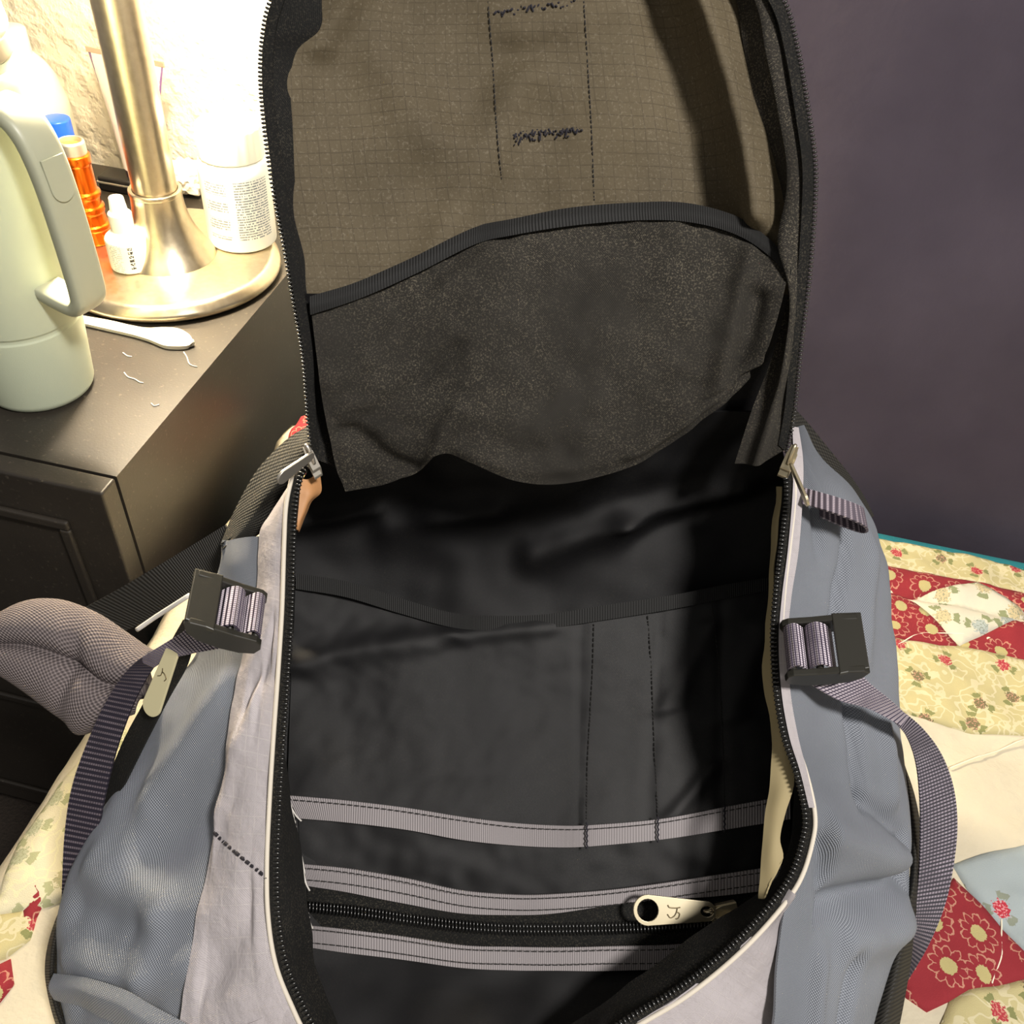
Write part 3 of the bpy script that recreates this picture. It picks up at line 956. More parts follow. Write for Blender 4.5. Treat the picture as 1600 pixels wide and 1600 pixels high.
# path of the mouth zipper, from one slider round the mouth to the other
ZP = [(484, 724), (470, 745), (461, 790), (458, 850), (455, 950), (449, 1050), (442, 1150), (436, 1250), (432, 1350), (434, 1430), (445, 1500), (468, 1560), (500, 1620), (560, 1680), (680, 1710), (820, 1690), (910, 1640), (985, 1590), (1060, 1545), (1130, 1490), (1190, 1430), (1235, 1370), (1255, 1310), (1258, 1270), (1245, 1210), (1225, 1150), (1213, 1080), (1208, 1000), (1212, 930), (1220, 860), (1227, 800), (1229, 760), (1224, 728)]
ZL = 13                                       # index of the first path point on the near end
zc = [B(x, y, 0) for x, y in ZP]
zpath = spline(zc, 400)
def inward(pts, d, w):
    """offset a run of mouth points sideways in the mouth plane (positive: towards the inside)"""
    out = []
    ctr = SO*.5 + SN*.5
    for i, p in enumerate(pts):
        t = (pts[min(i+1, len(pts)-1)]-pts[max(i-1, 0)]).normalized()
        n = BN.cross(t).normalized()
        if n.dot(ctr-p) < 0: n = -n
        out.append(p+n*(d[i] if isinstance(d, list) else d)+BN*w)
    return out
zt = sheet('main_zipper', [inward(zc, -.0042, -.0008), inward(zc, -.0015, .0), inward(zc, .0012, -.0006)], m_tape, bag, 300, 4, .0012)
teeth('zipper_teeth', inward(zpath, .0001, .0006), .00235, (.0021, .00088, .0013), m_teeth, zt, BN)
# cream edge between the zipper and the shell
ed = inward(zc, -.0050, -.0002)
tube('edge_piping', spline(ed[1:], 200), .00125, m_piping, bag, 8)

# inside: floor of the bag as a wrinkled black lining
FWT = [(640, -.020), (700, -.050), (800, -.092), (930, -.112), (1100, -.112), (1250, -.105), (1380, -.096), (1500, -.088), (1640, -.060), (1720, -.045)]
fw = lambda y: lerp_tab(FWT, y)
ys = [645, 700, 760, 830, 930, 1050, 1180, 1300, 1420, 1520, 1640]
XL = lambda y: lerp_tab([(640, 500), (715, 494), (800, 445), (1200, 405), (1450, 410), (1700, 470)], y)
XR = lambda y: lerp_tab([(640, 1220), (715, 1222), (820, 1258), (900, 1262), (1300, 1290), (1450, 1250), (1700, 1150)], y)
floor_rows = [[B(XL(y)+(XR(y)-XL(y))*k/6, y, fw(y) + .012*(1 if k in (0, 6) else 0)) for k in range(7)] for y in ys]
sheet('back_lining', floor_rows, m_lining, bag, 110, 130, .001, wr=((.006, 13, 1), (.002, 45, 2)),
      folds=[(.48, .335, .66, .275, .030, .010), (.66, .275, .90, .20, .030, .010), (.30, .255, .55, .20, .05, .007), (.68, .30, .98, .22, .035, -.008), (.02, .29, .17, .255, .018, .005), (.20, .29, .40, .24, .03, .006), (.3, .16, .7, .14, .05, .006)])
# side walls from the zipper down to the floor
lw_top = [B(x-4, y, -.003) for x, y in ZP[1:13]]
lw_bot = [B(min(XL(y), 452), y, fw(y)+.012) for x, y in ZP[1:13]]
mid = lambda A, C, f=.5, w=0.0: [a+(c-a)*f+BN*w for a, c in zip(A, C)]
sheet('side_lining', [lw_top, mid(lw_top, lw_bot, .5, .0), lw_bot], m_lining, bag, 60, 16, .0008, wr=(.003, 40, 5), toward=BU)
rw_top = [B(x+4, y, -.003) for x, y in ZP[19:32]]
rw_bot = [B(max(XR(y), 1246), y, fw(y)+.012) for x, y in ZP[19:32]]
sheet('side_lining', [rw_top, mid(rw_top, rw_bot, .5), rw_bot], m_lining, bag, 60, 16, .0008, wr=(.003, 40, 8), toward=-BU)
nw_top = [B(x, y, -.003) for x, y in ZP[11:20]]
nw_bot = [B(x, y-30, fw(y)) for x, y in ZP[11:20]]
sheet('end_lining', [nw_top, nw_bot], m_lining, bag, 40, 10, .0008, toward=BV)

# pocket on the lining: panel, black binding on top, row of grey bindings below, zip pocket
def strip(name, top, bot, mat, lift, th=.0012, nu=90, nv=6, parent=None, wr=(.0012, 30, 3), puff=None):
    rows = []
    for f_ in (0, .5, 1):
        rows.append([B(a[0]+(b[0]-a[0])*f_, a[1]+(b[1]-a[1])*f_, fw(a[1])+lift) for a, b in zip(top, bot)])
    return sheet(name, rows, mat, parent or bag, nu, nv, th, wr=wr, puff=puff)
kt = [(462, 896), (540, 908), (620, 933), (700, 956), (760, 962), (850, 960), (950, 945), (1050, 930), (1130, 914), (1215, 900)]
kb = [(462, 920), (540, 933), (620, 957), (700, 979), (760, 985), (850, 982), (950, 968), (1050, 952), (1130, 936), (1215, 920)]
b1t = [(448, 1243), (540, 1251), (630, 1262), (720, 1276), (800, 1286), (870, 1290), (930, 1289), (1030, 1280), (1130, 1262), (1235, 1243)]
b1b = [(466, 1279), (540, 1285), (630, 1296), (720, 1312), (800, 1321), (870, 1324), (930, 1322), (1030, 1312), (1130, 1297), (1235, 1280)]
prow = [[B(x, y+8, fw(y)+.013) for x, y in kt]]
for f_ in (.33, .66):
    prow.append([B(a[0]+(b[0]-a[0])*f_, a[1]+8+(b[1]-a[1]-8)*f_, fw(a[1]+(b[1]-a[1])*f_)+.012) for a, b in zip(kt, b1t)])
prow.append([B(x, y+6, fw(y)+.013) for x, y in b1t])
pk = sheet('inner_pocket', prow, m_lining2, bag, 120, 70, .001, wr=((.003, 18, 11), (.0007, 60, 4), (.0004, 130, 5)),
           folds=[(.62, .0, .62, 1, .010, -.0012), (.757, .0, .757, 1, .010, -.0012), (.885, 0, .885, 1, .010, -.0012), (.02, .40, .34, .10, .05, .005), (.36, .08, .56, .04, .04, .003), (.78, .5, .86, .15, .03, .003), (.80, .98, .87, .80, .02, .003), (.9, .6, .97, .2, .03, .003)])
snap_pk = snapper(pk)
strip('pocket_binding', kt, kb, m_blkb, .0165, .0016, parent=pk)
def stitches(name, pix, lift, mat, parent, r=.00035, wfn=None, dash=.0035, snap=None):
    """a seam of separate thread stitches following the cloth"""
    base = spline([Vector((x, y, 0)) for x, y in pix], 160)
    if snap: base = [P(v.x, v.y, snap(v.x, v.y, .5)-.0009) for v in base]
    else: base = [B(v.x, v.y, (fw(v.y) if wfn is None else wfn(v.x, v.y))+lift) for v in base]
    pts = even(base, dash/4)
    V, Fc = [], []
    for i in range(0, len(pts)-3, 4):
        a, b = pts[i], pts[i+3]
        t = (b-a).normalized(); n = (CAM-a).normalized(); s_ = t.cross(n).normalized()
        k = len(V)
        for p, h in ((a, -.3), ((a+b)/2, 1), (b, -.3)):
            V += [p+s_*r+n*(h*r), p-s_*r+n*(h*r), p+n*(h*r+r)]
        for q in (0, 3):
            Fc += [(k+q, k+q+3, k+q+5, k+q+2), (k+q+2, k+q+5, k+q+4, k+q+1)]
    o = mesh(name, V, Fc, mat, parent, False)
    o['kind'] = 'stuff'
    return o
for xs in ([(928, 975), (926, 1050), (922, 1120), (918, 1200), (916, 1285)], [(1012, 962), (1018, 1050), (1022, 1150), (1028, 1278)], [(1112, 945), (1120, 1010), (1126, 1090), (1130, 1180), (1132, 1262)]):
    stitches('seam_stitching', xs, .0145, m_bthread, pk, .0004, snap=snap_pk)
g1 = strip('grey_binding', b1t, b1b, m_greyb, .0175, .0016, parent=pk)
for x in (917, 1028, 1132):
    y0 = lerp_tab(b1t, x); y1 = lerp_tab(b1b, x)
    tube('bar_stitch', [B(x+(1 if k % 2 else -1), y0-4+(y1-y0+8)*k/10, fw(y0)+.0205) for k in range(11)], .0006, m_dthread, pk, 5)
b2t = [(470, 1350), (540, 1357), (630, 1372), (720, 1391), (800, 1398), (870, 1397), (950, 1391), (1030, 1381), (1110, 1369), (1230, 1352)]
b2b = [(480, 1384), (540, 1394), (630, 1412), (720, 1427), (800, 1430), (870, 1427), (950, 1415), (1030, 1406), (1110, 1401), (1230, 1388)]
b3t = [(482, 1446), (540, 1452), (630, 1464), (720, 1477), (800, 1480), (870, 1481), (950, 1479), (1030, 1478), (1110, 1472), (1230, 1460)]
b3b = [(482, 1480), (540, 1488), (630, 1500), (720, 1512), (800, 1516), (870, 1517), (950, 1517), (1030, 1515), (1110, 1508), (1230, 1496)]
s12 = strip('pocket_gusset', [(x, y-8) for x, y in b1b], [(x, y+8) for x, y in b2t], m_lining2, .010, .001, wr=((.0016, 40, 6), (.0012, 90, 2)), nv=14)
zs = strip('pocket_zipper', [(x, y-8) for x, y in b2b], [(x, y+8) for x, y in b3t], m_tape, .009, .0012, nv=12)
strip('grey_binding', b2t, b2b, m_greyb, .0140, .0016, parent=zs)
strip('grey_binding', b3t, b3b, m_greyb, .0130, .0016, parent=zs)
for off, sd in ((-4, 1), (4, 2)):
    zz = [(484, 1417+off*.7), (560, 1425+off), (640, 1437+off), (720, 1447+off), (800, 1452+off), (900, 1452+off), (1000, 1449+off), (1100, 1443+off), (1215, 1432+off)]
    teeth('zipper_coil', spline([B(x, y, fw(y)+.0115) for x, y in zz], 200), .0021, (.0024, .00085, .0014), m_teeth, zs, BN)
for tb, bb_, dy in ((b1t, b1b, 6), (b2t, b2b, 6), (b2t, b2b, 24), (b3t, b3b, 6), (b3t, b3b, 27)):
    stitches('binding_stitching', [(x, y+dy) for x, y in tb], {6: .0192, 24: .0157, 27: .0147}[dy] if tb is not b1t else .0192, m_bthread, pk if tb is b1t else zs, .0003, dash=.0042)
# raw white thread ends at the seam of the bindings
tube('frayed_thread', spline([B(x, y, -.070) for x, y in [(453, 1256), (460, 1290), (466, 1320), (474, 1360), (474, 1395), (480, 1430), (487, 1452)]], 50), [.0009+.0008*abs(noise.noise(Vector((k*.5, 1, 2)))) for k in range(51)], m_thread, bag, 6)
tube('frayed_thread', spline([B(x, y, -.070) for x, y in [(455, 1262), (463, 1275), (471, 1283)]], 14), .0005, m_thread, bag, 5)
tube('frayed_thread', spline([B(x, y, -.070) for x, y in [(474, 1362), (478, 1380), (484, 1392)]], 14), .0005, m_thread, bag, 5)

# dusty tape flange folded inwards round the near end of the mouth
fo = [(436, 1180), (436, 1250), (432, 1350), (434, 1430), (445, 1500), (468, 1560), (500, 1620), (560, 1680), (680, 1710), (820, 1690), (910, 1640), (985, 1590), (1060, 1545), (1130, 1490), (1190, 1430), (1235, 1370), (1255, 1310), (1258, 1270), (1248, 1215)]
fi = [(444, 1180), (455, 1250), (472, 1350), (484, 1440), (494, 1510), (515, 1570), (545, 1625), (600, 1655), (690, 1672), (805, 1650), (880, 1610), (930, 1575), (1020, 1510), (1090, 1455), (1165, 1410), (1212, 1372), (1236, 1310), (1240, 1265), (1238, 1215)]
fr0 = [B(x, y, -.003) for x, y in fo]; fr2 = [B(x, y, -.030) for x, y in fi]
sheet('zipper_flange', [fr0, mid(fr0, fr2, .5, .006), fr2], m_tape, bag, 160, 12, .001, wr=((.0015, 60, 3),))

# peeling beige coating along the seam
m_beige = plain('beige_coating', srgb(156, 142, 106), .8)
bl_ = [(1212, 760), (1206, 830), (1203, 900), (1196, 980), (1190, 1050), (1200, 1110), (1206, 1170), (1203, 1220), (1196, 1270), (1190, 1330), (1188, 1375), (1185, 1404)]
br_ = [(1224, 760), (1219, 830), (1212, 900), (1210, 980), (1212, 1050), (1222, 1110), (1236, 1170), (1244, 1220), (1230, 1270), (1222, 1310), (1226, 1345), (1200, 1398)]
sheet('peeling_coating', [[B(x, y, -.012) for x, y in bl_], [B((a[0]+b[0])/2, a[1], -.008) for a, b in zip(bl_, br_)], [B(x-3, y, -.007) for x, y in br_]], m_beige, bag, 60, 8, .0007, wr=(.002, 60, 4))
m_tan = plain('tan_coating', srgb(176, 128, 84), .6)
bl2 = [(470, 748), (468, 775), (466, 800), (464, 828)]
br2 = [(496, 740), (502, 765), (488, 792), (467, 832)]
sheet('peeling_coating', [[B(x, y, -.004) for x, y in bl2], [B((a[0]+b[0])/2, a[1], -.006) for a, b in zip(bl2, br2)], [B(x, y, -.014) for x, y in br2]], m_tan, bag, 20, 8, .0007, wr=(.003, 90, 4))

# ---- outer shell
lz = [(474, 742), (463, 775), (459, 810), (457, 850), (455, 930), (450, 1020), (444, 1100), (438, 1200), (433, 1310), (433, 1430), (452, 1530), (490, 1612)]
lb = [(468, 735), (446, 768), (422, 802), (403, 838), (397, 916), (385, 1000), (368, 1080), (352, 1180), (335, 1300), (310, 1430), (288, 1550), (280, 1640)]
a_ = [B(x-14, y, -.001) for x, y in lz]; c_ = [B(x, y, -.018) for x, y in lb]
lil = sheet('front_panel', [a_, mid(a_, c_, .35, .0035), mid(a_, c_, .7, .003), c_], m_lilac, bag, 110, 40, .0014, wr=((.0025, 28, 2), (.0012, 70, 5)),
      folds=[(.55, .4, .70, .9, .05, .004), (.82, .25, .9, .8, .05, -.004), (.45, .2, .55, .6, .04, -.003)], swap=True)
stitches('seam_stitching', [(334, 1300), (350, 1316), (380, 1342), (405, 1362), (424, 1380)], .0045, m_dthread, bag, .0009, None, .0044, snapper(lil))
sb_ = [(403, 838), (397, 916), (385, 1000), (368, 1080), (352, 1180), (335, 1300), (310, 1430), (288, 1550), (280, 1640)]
ss_ = [(346, 852), (345, 892), (312, 1010), (262, 1075), (202, 1180), (146, 1298), (98, 1410), (88, 1525), (95, 1650)]
a_ = [B(x+10, y, -.0215) for x, y in sb_]; c_ = [B(x, y, -.072 if i > 1 else -.045) for i, (x, y) in enumerate(ss_)]
d_ = [Vector((p.x+.025, p.y+.01, max(Z_BED+.020, p.z-.09))) for p in c_]
sheet('side_panel', [a_, mid(a_, c_, .33, .007), mid(a_, c_, .7, .008), c_, mid(c_, d_, .5, 0), d_], m_blue_s, bag, 120, 70, .0016, wr=((.004, 18, 3), (.0015, 50, 7)),
      folds=[(.60, .08, .67, .30, .06, -.006), (.68, .46, .745, .16, .04, .0055), (.745, .16, .74, .02, .04, .004), (.76, .46, .78, .26, .04, -.005), (.83, .46, .86, .18, .045, .0055), (.86, .18, .82, .02, .04, .004), (.90, .44, .92, .16, .045, -.005), (.38, .12, .56, .34, .05, .005)], swap=False)
# hem of the outer pocket at the lower corner
ht = [(86, 1522), (130, 1526), (190, 1545), (240, 1572), (300, 1605), (360, 1650)]
hb = [(86, 1560), (130, 1575), (190, 1605), (240, 1640), (300, 1680), (360, 1720)]
a_ = [B(x, y, lerp_tab([(80, -.058), (200, -.012), (360, .004)], x)) for x, y in ht]
c_ = [B(x, y, lerp_tab([(80, -.060), (200, -.016), (360, .000)], x)) for x, y in hb]
hm = sheet('pocket_hem', [a_, mid(a_, c_, .4, .005), c_], m_blue_s, bag, 50, 14, .003, wr=(.002, 30, 4))
# black binding round the outer edge
bo = [(262, 1090), (205, 1200), (160, 1285), (112, 1380), (82, 1450), (70, 1510), (78, 1570), (100, 1640)]
bi = [(280, 1085), (222, 1190), (172, 1290), (124, 1385), (98, 1450), (90, 1510), (96, 1570), (125, 1640)]
sheet('edge_binding', [[B(x, y, -.080) for x, y in bo], [B((p[0]+q[0])/2, p[1], -.068) for p, q in zip(bo, bi)], [B(x, y, -.076) for x, y in bi]], m_webblk, bag, 60, 8, .002)

# viewer's right side
rl = [(1243, 668), (1250, 720), (1249, 780), (1243, 860), (1232, 930), (1226, 1000), (1230, 1080), (1242, 1150), (1256, 1205), (1268, 1262), (1264, 1330), (1228, 1415), (1216, 1500), (1212, 1590), (1212, 1690)]
rs = [(1248, 676), (1285, 728), (1346, 782), (1380, 865), (1392, 945), (1398, 1020), (1402, 1100), (1408, 1180), (1415, 1240), (1421, 1300), (1422, 1370), (1410, 1440), (1388, 1520), (1366, 1600), (1350, 1690)]
a_ = [B(x, y, -.002) for x, y in rl]; c_ = [B(x, y, -.060 if i > 2 else -.03-.01*i) for i, (x, y) in enumerate(rs)]
d_ = [Vector((p.x+(-.02 if i > 4 else .02), p.y+(.01 if i > 4 else .06), max(Z_BED+.020, p.z-.12))) for i, p in enumerate(c_)]
sheet('side_panel', [a_, mid(a_, c_, .3, .006), mid(a_, c_, .7, .010), c_, mid(c_, d_, .5, 0), d_], m_blue_s, bag, 150, 70, .0016, wr=((.003, 20, 13), (.0015, 50, 17)),
      folds=[(.10, .10, .20, .16, .03, -.005), (.20, .30, .33, .24, .022, -.006), (.22, .42, .36, .36, .035, .005), (.43, .31, .60, .28, .022, -.007), (.60, .28, .66, .50, .022, -.007), (.45, .43, .58, .43, .03, .006), (.68, .10, .69, .45, .035, .008), (.78, .16, .72, .56, .022, -.012), (.82, .30, .79, .58, .03, .008), (.85, .34, .98, .34, .022, -.007), (.86, .2, .98, .22, .03, .006), (.70, .04, .75, .12, .02, -.006)])
pi_ = [(1238, 666), (1240, 720), (1238, 780), (1231, 860), (1222, 930), (1217, 1000), (1221, 1080), (1233, 1150), (1250, 1205), (1264, 1262)]
sheet('front_panel', [[B(x, y, .0008) for x, y in pi_], [B(x+5, y, .0012) for x, y in rl[:10]]], m_lilac, bag, 60, 6, .0014, swap=True)
ra = [(1234, 1390), (1200, 1436), (1140, 1492), (1068, 1550), (992, 1598), (915, 1650), (822, 1702), (680, 1722), (550, 1692), (488, 1630), (455, 1570)]
rb = [(1238, 1396), (1222, 1450), (1216, 1540), (1212, 1640), (1205, 1720), (1100, 1770), (820, 1800), (640, 1800), (430, 1770), (330, 1720), (280, 1640)]
a_ = [B(x, y, -.001) for x, y in ra]; c_ = [B(x, y, -.006-.014*min(1, i/4)) for i, (x, y) in enumerate(rb)]
sheet('front_panel', [a_, mid(a_, c_, .5, .004), c_], m_lilac, bag, 90, 24, .0014, wr=((.0025, 40, 2), (.001, 90, 4)))
bo = [(1412, 1190), (1430, 1245), (1441, 1310), (1440, 1370), (1430, 1440), (1424, 1500), (1412, 1570), (1396, 1650)]
bi = [(1405, 1190), (1414, 1245), (1420, 1310), (1421, 1370), (1406, 1440), (1384, 1520), (1362, 1600), (1345, 1680)]
sheet('edge_binding', [[B(x, y, -.070) for x, y in bo], [B((p[0]+q[0])/2, (p[1]+q[1])/2, -.058) for p, q in zip(bo, bi)], [B(x, y, -.062) for x, y in bi]], m_webblk, bag, 60, 8, .002)

# near end, far end and back of the bag (mostly out of sight)
e0 = [B(x, y, -.012) for x, y in [(280, 1640), (430, 1770), (640, 1800), (820, 1800), (1100, 1770), (1212, 1690)]]
e1 = [Vector((p.x, p.y-.01, Z_BED+.022)) for p in e0]
sheet('end_panel', [e0, mid(e0, e1, .5), e1], m_blue_s, bag, 40, 16, .002, toward=Vector((0, -1, 0)))
h0 = [B(545+(1180-545)*k/5, 656, -.048) for k in range(6)]
h1 = [p+Vector((0, .03, -.06)) for p in h0]
h2 = [Vector((p.x, p.y+.06, Z_BED+.022)) for p in h0]
sheet('end_panel', [h0, h1, h2], m_blue_s, bag, 40, 20, .002, toward=Vector((0, 1, .3)))
bq = [[Vector((-.135, .12, 0)), Vector((.02, .07, 0)), Vector((.125, .13, 0))], [Vector((-.165, .27, 0)), Vector((.01, .27, 0)), Vector((.160, .26, 0))], [Vector((-.165, .43, 0)), Vector((0, .44, 0)), Vector((.185, .43, 0))]]
sheet('back_panel', [[v+Vector((0, 0, Z_BED+.022)) for v in r] for r in bq], m_airmesh, bag, 20, 20, .004, toward=Vector((0, 0, 1)))

# black padded mesh of the harness showing past the shell
lo_ = [(492, 658), (446, 688), (404, 733), (375, 780), (355, 822), (344, 850)]
li_ = [(492, 722), (462, 762), (435, 795), (408, 832), (385, 846), (352, 862)]
a_ = [P(x, y, .552) for x, y in lo_]; c_ = [P(x, y, .528) for x, y in li_]
sheet('harness_mesh', [a_, [p*.5+q*.5+(CAM-p).normalized()*.018 for p, q in zip(a_, c_)], c_], m_airmesh, bag, 50, 24, .004, wr=(.002, 30, 4))
ro_ = [(1240, 636), (1262, 660), (1296, 702), (1328, 742), (1350, 775), (1366, 806)]
ri_ = [(1236, 690), (1246, 722), (1275, 745), (1305, 762), (1330, 785), (1352, 815)]
a_ = [P(x, y, .566) for x, y in ro_]; c_ = [P(x, y, .548) for x, y in ri_]
sheet('harness_mesh', [a_, [p*.5+q*.5+(CAM-p).normalized()*.012 for p, q in zip(a_, c_)], c_], m_airmesh, bag, 40, 20, .004)

# ---- flap that is folded up and open
FDT = [(-200, .447), (0, .450), (250, .457), (480, .475), (715, .500), (800, .505)]
FDf = lambda y: lerp_tab(FDT, y)
def Fp(x, y, off=0.0): return P(x, y, FDf(y)+off)
fl_o = [(488, 716), (482, 650), (475, 560), (462, 480), (447, 390), (430, 300), (416, 205), (409, 120), (413, 50), (425, 0), (455, -65), (530, -130), (800, -175), (1075, -140), (1170, -70), (1222, 0), (1245, 80), (1262, 180), (1272, 260), (1270, 340), (1262, 440), (1250, 540), (1240, 640), (1228, 706)]
XFL = lambda y: lerp_tab([(-70, 458), (0, 425), (50, 413), (120, 409), (205, 416), (300, 430), (390, 447), (480, 462), (560, 475), (650, 482), (716, 488)], y)
XFR = lambda y: lerp_tab([(-70, 1170), (0, 1222), (80, 1245), (180, 1262), (260, 1272), (340, 1270), (440, 1262), (540, 1250), (640, 1240), (706, 1228)], y)
def frow(y, dep, n=8, y_mid=0):
    L, R_ = XFL(max(y, -70))+3, XFR(max(y, -70))-3
    out = []
    for k in range(n+1):
        s = k/n
        yy = y + y_mid*math.sin(PI*s)
        out.append(Fp(L+(R_-L)*s, yy, .004 + dep*(math.sin(PI*s)**.8 if 0 < s < 1 else 0)))
    return out
frows = [frow(-70, .012, y_mid=-95)] + [frow(y, d) for y, d in ((0, .026), (100, .032), (220, .034), (340, .032), (460, .028), (580, .022), (660, .016), (716, .012))]
flap_l = sheet('flap_lining', frows[:6], m_brown, bag, 110, 110, .0012, wr=((.005, 16, 21), (.002, 45, 9)),
      folds=[(.825, .0, .905, .8, .035, .018), (.74, .0, .80, .8, .05, -.010), (.905, .0, .95, .8, .025, -.007), (.15, .2, .3, .6, .06, .007), (.28, .9, .48, .45, .05, .007), (.10, .35, .17, .1, .04, .007), (.5, .3, .7, .2, .06, .004)])
low = [frows[5], [p+(p-CAM).normalized()*.020 for p in frows[6]], [B(494+(1226-494)*k/8, 654, -.030) for k in range(9)]]
sheet('flap_lower_lining', low, m_lining, bag, 60, 40, .0012)
srow = [[p + (p-CAM).normalized()*(.016+.014*math.sin(PI*k/8)) for k, p in enumerate(r)] for r in frows[:6]+low[1:]]
sheet('flap_shell', srow, m_blue_s, bag, 50, 50, .002)
# stitched lines and rough bar tacks through the lining
snap_fl = snapper(flap_l)
def fstitch(pix, mat, r, dash, off=.026, parent=None, jag=0):
    pts = even([P(v.x, v.y, snap_fl(v.x, v.y, FDf(v.y)+off)-.0006) for v in spline([Vector((x, y, 0)) for x, y in pix], 120)], dash/4)
    V, Fc = [], []
    for i in range(0, len(pts)-3, 4):
        a, b = pts[i], pts[i+3]
        if jag:
            a = a + DN*(jag*random.uniform(-1, 1)); b = b + DN*(jag*random.uniform(-1, 1))
        t = (b-a).normalized(); n = (CAM-a).normalized(); s_ = t.cross(n).normalized()
        k = len(V)
        for p, h in ((a, 0), ((a+b)/2, 1), (b, 0)):
            V += [p+s_*r+n*(h*r), p-s_*r+n*(h*r), p+n*(h*r+r)]
        for q in (0, 3):
            Fc += [(k+q, k+q+3, k+q+5, k+q+2), (k+q+2, k+q+5, k+q+4, k+q+1)]
    o = mesh('seam_stitching', V, Fc, mat, parent or flap_l, False)
    o['kind'] = 'stuff'
# mesh pocket
pt = [(484, 466), (560, 441), (650, 401), (740, 356), (800, 341), (900, 326), (1000, 318), (1080, 322), (1150, 341), (1200, 373), (1236, 412)]
pb_ = [(540, 768), (600, 757), (645, 738), (690, 708), (735, 722), (800, 750), (870, 757), (950, 740), (1020, 710), (1090, 660), (1165, 592)]
def blend(f_, dl=0, dr=0):
    out = []
    for k, (a, b) in enumerate(zip(pt, pb_)):
        s = k/10
        out.append((a[0]+(b[0]-a[0])*f_ + dl*(1-s)**3 + dr*s**3, a[1]+(b[1]-a[1])*f_))
    return out
def poff(k, f_):
    s = k/10
    arch = math.sin(PI*s)**.8 if 0 < s < 1 else 0
    return (.002+.023*arch)*(1-f_) + (-.004-.008*arch)*f_ - .006*math.sin(PI*f_)
prw = []
for f_, dl, dr in ((0, 0, 0), (.3, -6, 8), (.6, -10, 14), (.85, -8, 10), (1, 0, 0)):
    prw.append([Fp(x, y, poff(k, f_)) for k, (x, y) in enumerate(blend(f_, dl, dr))])
mp = sheet('flap_pocket', prw, m_meshblk, bag, 120, 90, .0014, wr=((.005, 22, 31), (.0022, 60, 3), (.0012, 120, 6)),
      folds=[(.20, .98, .05, .60, .03, -.007), (.06, .35, .35, .12, .05, .004), (.1, .55, .3, .45, .04, -.004), (.5, .7, .75, .5, .06, .004), (.28, 1, .33, .7, .04, .008), (.92, .25, .97, .9, .03, -.008), (.86, .1, .90, .7, .03, .006), (.4, .95, .6, .9, .06, .004), (.75, .9, .95, .75, .05, .006)])
bt = pt; bb2 = [(x+1, y+26) for x, y in pt]
sheet('pocket_binding', [[Fp(x, y-2, poff(k, 0)-.003) for k, (x, y) in enumerate(bt)], [Fp(x, y+12, poff(k, .04)-.0045) for k, (x, y) in enumerate(bt)], [Fp(x, y, poff(k, .08)-.003) for k, (x, y) in enumerate(bb2)]], m_blkb, mp, 120, 6, .0015, wr=((.004, 22, 31),))
# black facing along both edges of the flap
fo = [(455, -65), (425, 0), (413, 50), (410, 95), (416, 205), (430, 300), (447, 390), (462, 480), (475, 560), (482, 650), (488, 716)]
fi = [(505, -65), (503, 0), (500, 45), (460, 92), (455, 205), (463, 300), (476, 390), (492, 480), (506, 560), (520, 650), (540, 735)]
a_ = [Fp(x+1, y, .000) for x, y in fo]; c_ = [Fp(x, y, .010) for x, y in fi]
fa = sheet('flap_facing', [a_, mid(a_, c_, .5, .0), c_], m_tape, bag, 90, 10, .0014, wr=((.002, 30, 3),))
fo2 = [(1170, -70), (1222, 0), (1245, 80), (1262, 180), (1272, 260), (1270, 340), (1262, 440), (1250, 540), (1240, 640), (1230, 700)]
fi2 = [(1120, -70), (1150, 0), (1163, 80), (1184, 180), (1206, 260), (1226, 340), (1234, 430), (1212, 540), (1175, 640), (1148, 724)]
fm2 = [(1150, -70), (1195, 0), (1215, 80), (1235, 180), (1248, 260), (1252, 340), (1248, 440), (1238, 540), (1215, 640), (1190, 722)]
sheet('flap_facing', [[Fp(x-1, y, .001) for x, y in fo2], [Fp(x, y, .002) for x, y in fm2], [Fp(x, y, .016 if i < 6 else .006) for i, (x, y) in enumerate(fi2)]], m_meshblk, bag, 90, 16, .0016, wr=((.003, 30, 8),),
      folds=[(.0, .35, .6, .45, .05, -.004), (.0, .6, .6, .65, .05, .004), (.65, .6, 1, .6, .12, .010)])
fz = [Fp(x, y, -.001) for x, y in fl_o]
ftape = sheet('flap_zipper', [fz, [p+(Fp(800, 300)-p).normalized()*.006 for p in fz]], m_tape, bag, 240, 3, .0012)
teeth('zipper_teeth', [p+(p-Fp(800, 300)).normalized()*.0008 for p in spline(fz, 400)], .0021, (.0014, .00080, .0011), plain('grey_zipper_teeth', srgb(40, 39, 37), .3), ftape)
fstitch([(762, 0), (770, 100), (776, 200), (786, 300), (793, 325)], m_bthread, .00035, .0035, .029)
fstitch([(912, 0), (918, 100), (924, 200), (928, 300), (929, 318)], m_bthread, .00035, .0035, .030)
fstitch([(800, 215), (830, 208), (870, 206), (915, 203)], m_dthread, .0006, .0022, .029, jag=.0022)
fstitch([(803, 220), (830, 214), (870, 209), (912, 206)], m_dthread, .0005, .0018, .029, jag=.003)
fstitch([(772, 24), (800, 18), (850, 10), (905, 4)], m_dthread, .0006, .0022, .027, jag=.0022)

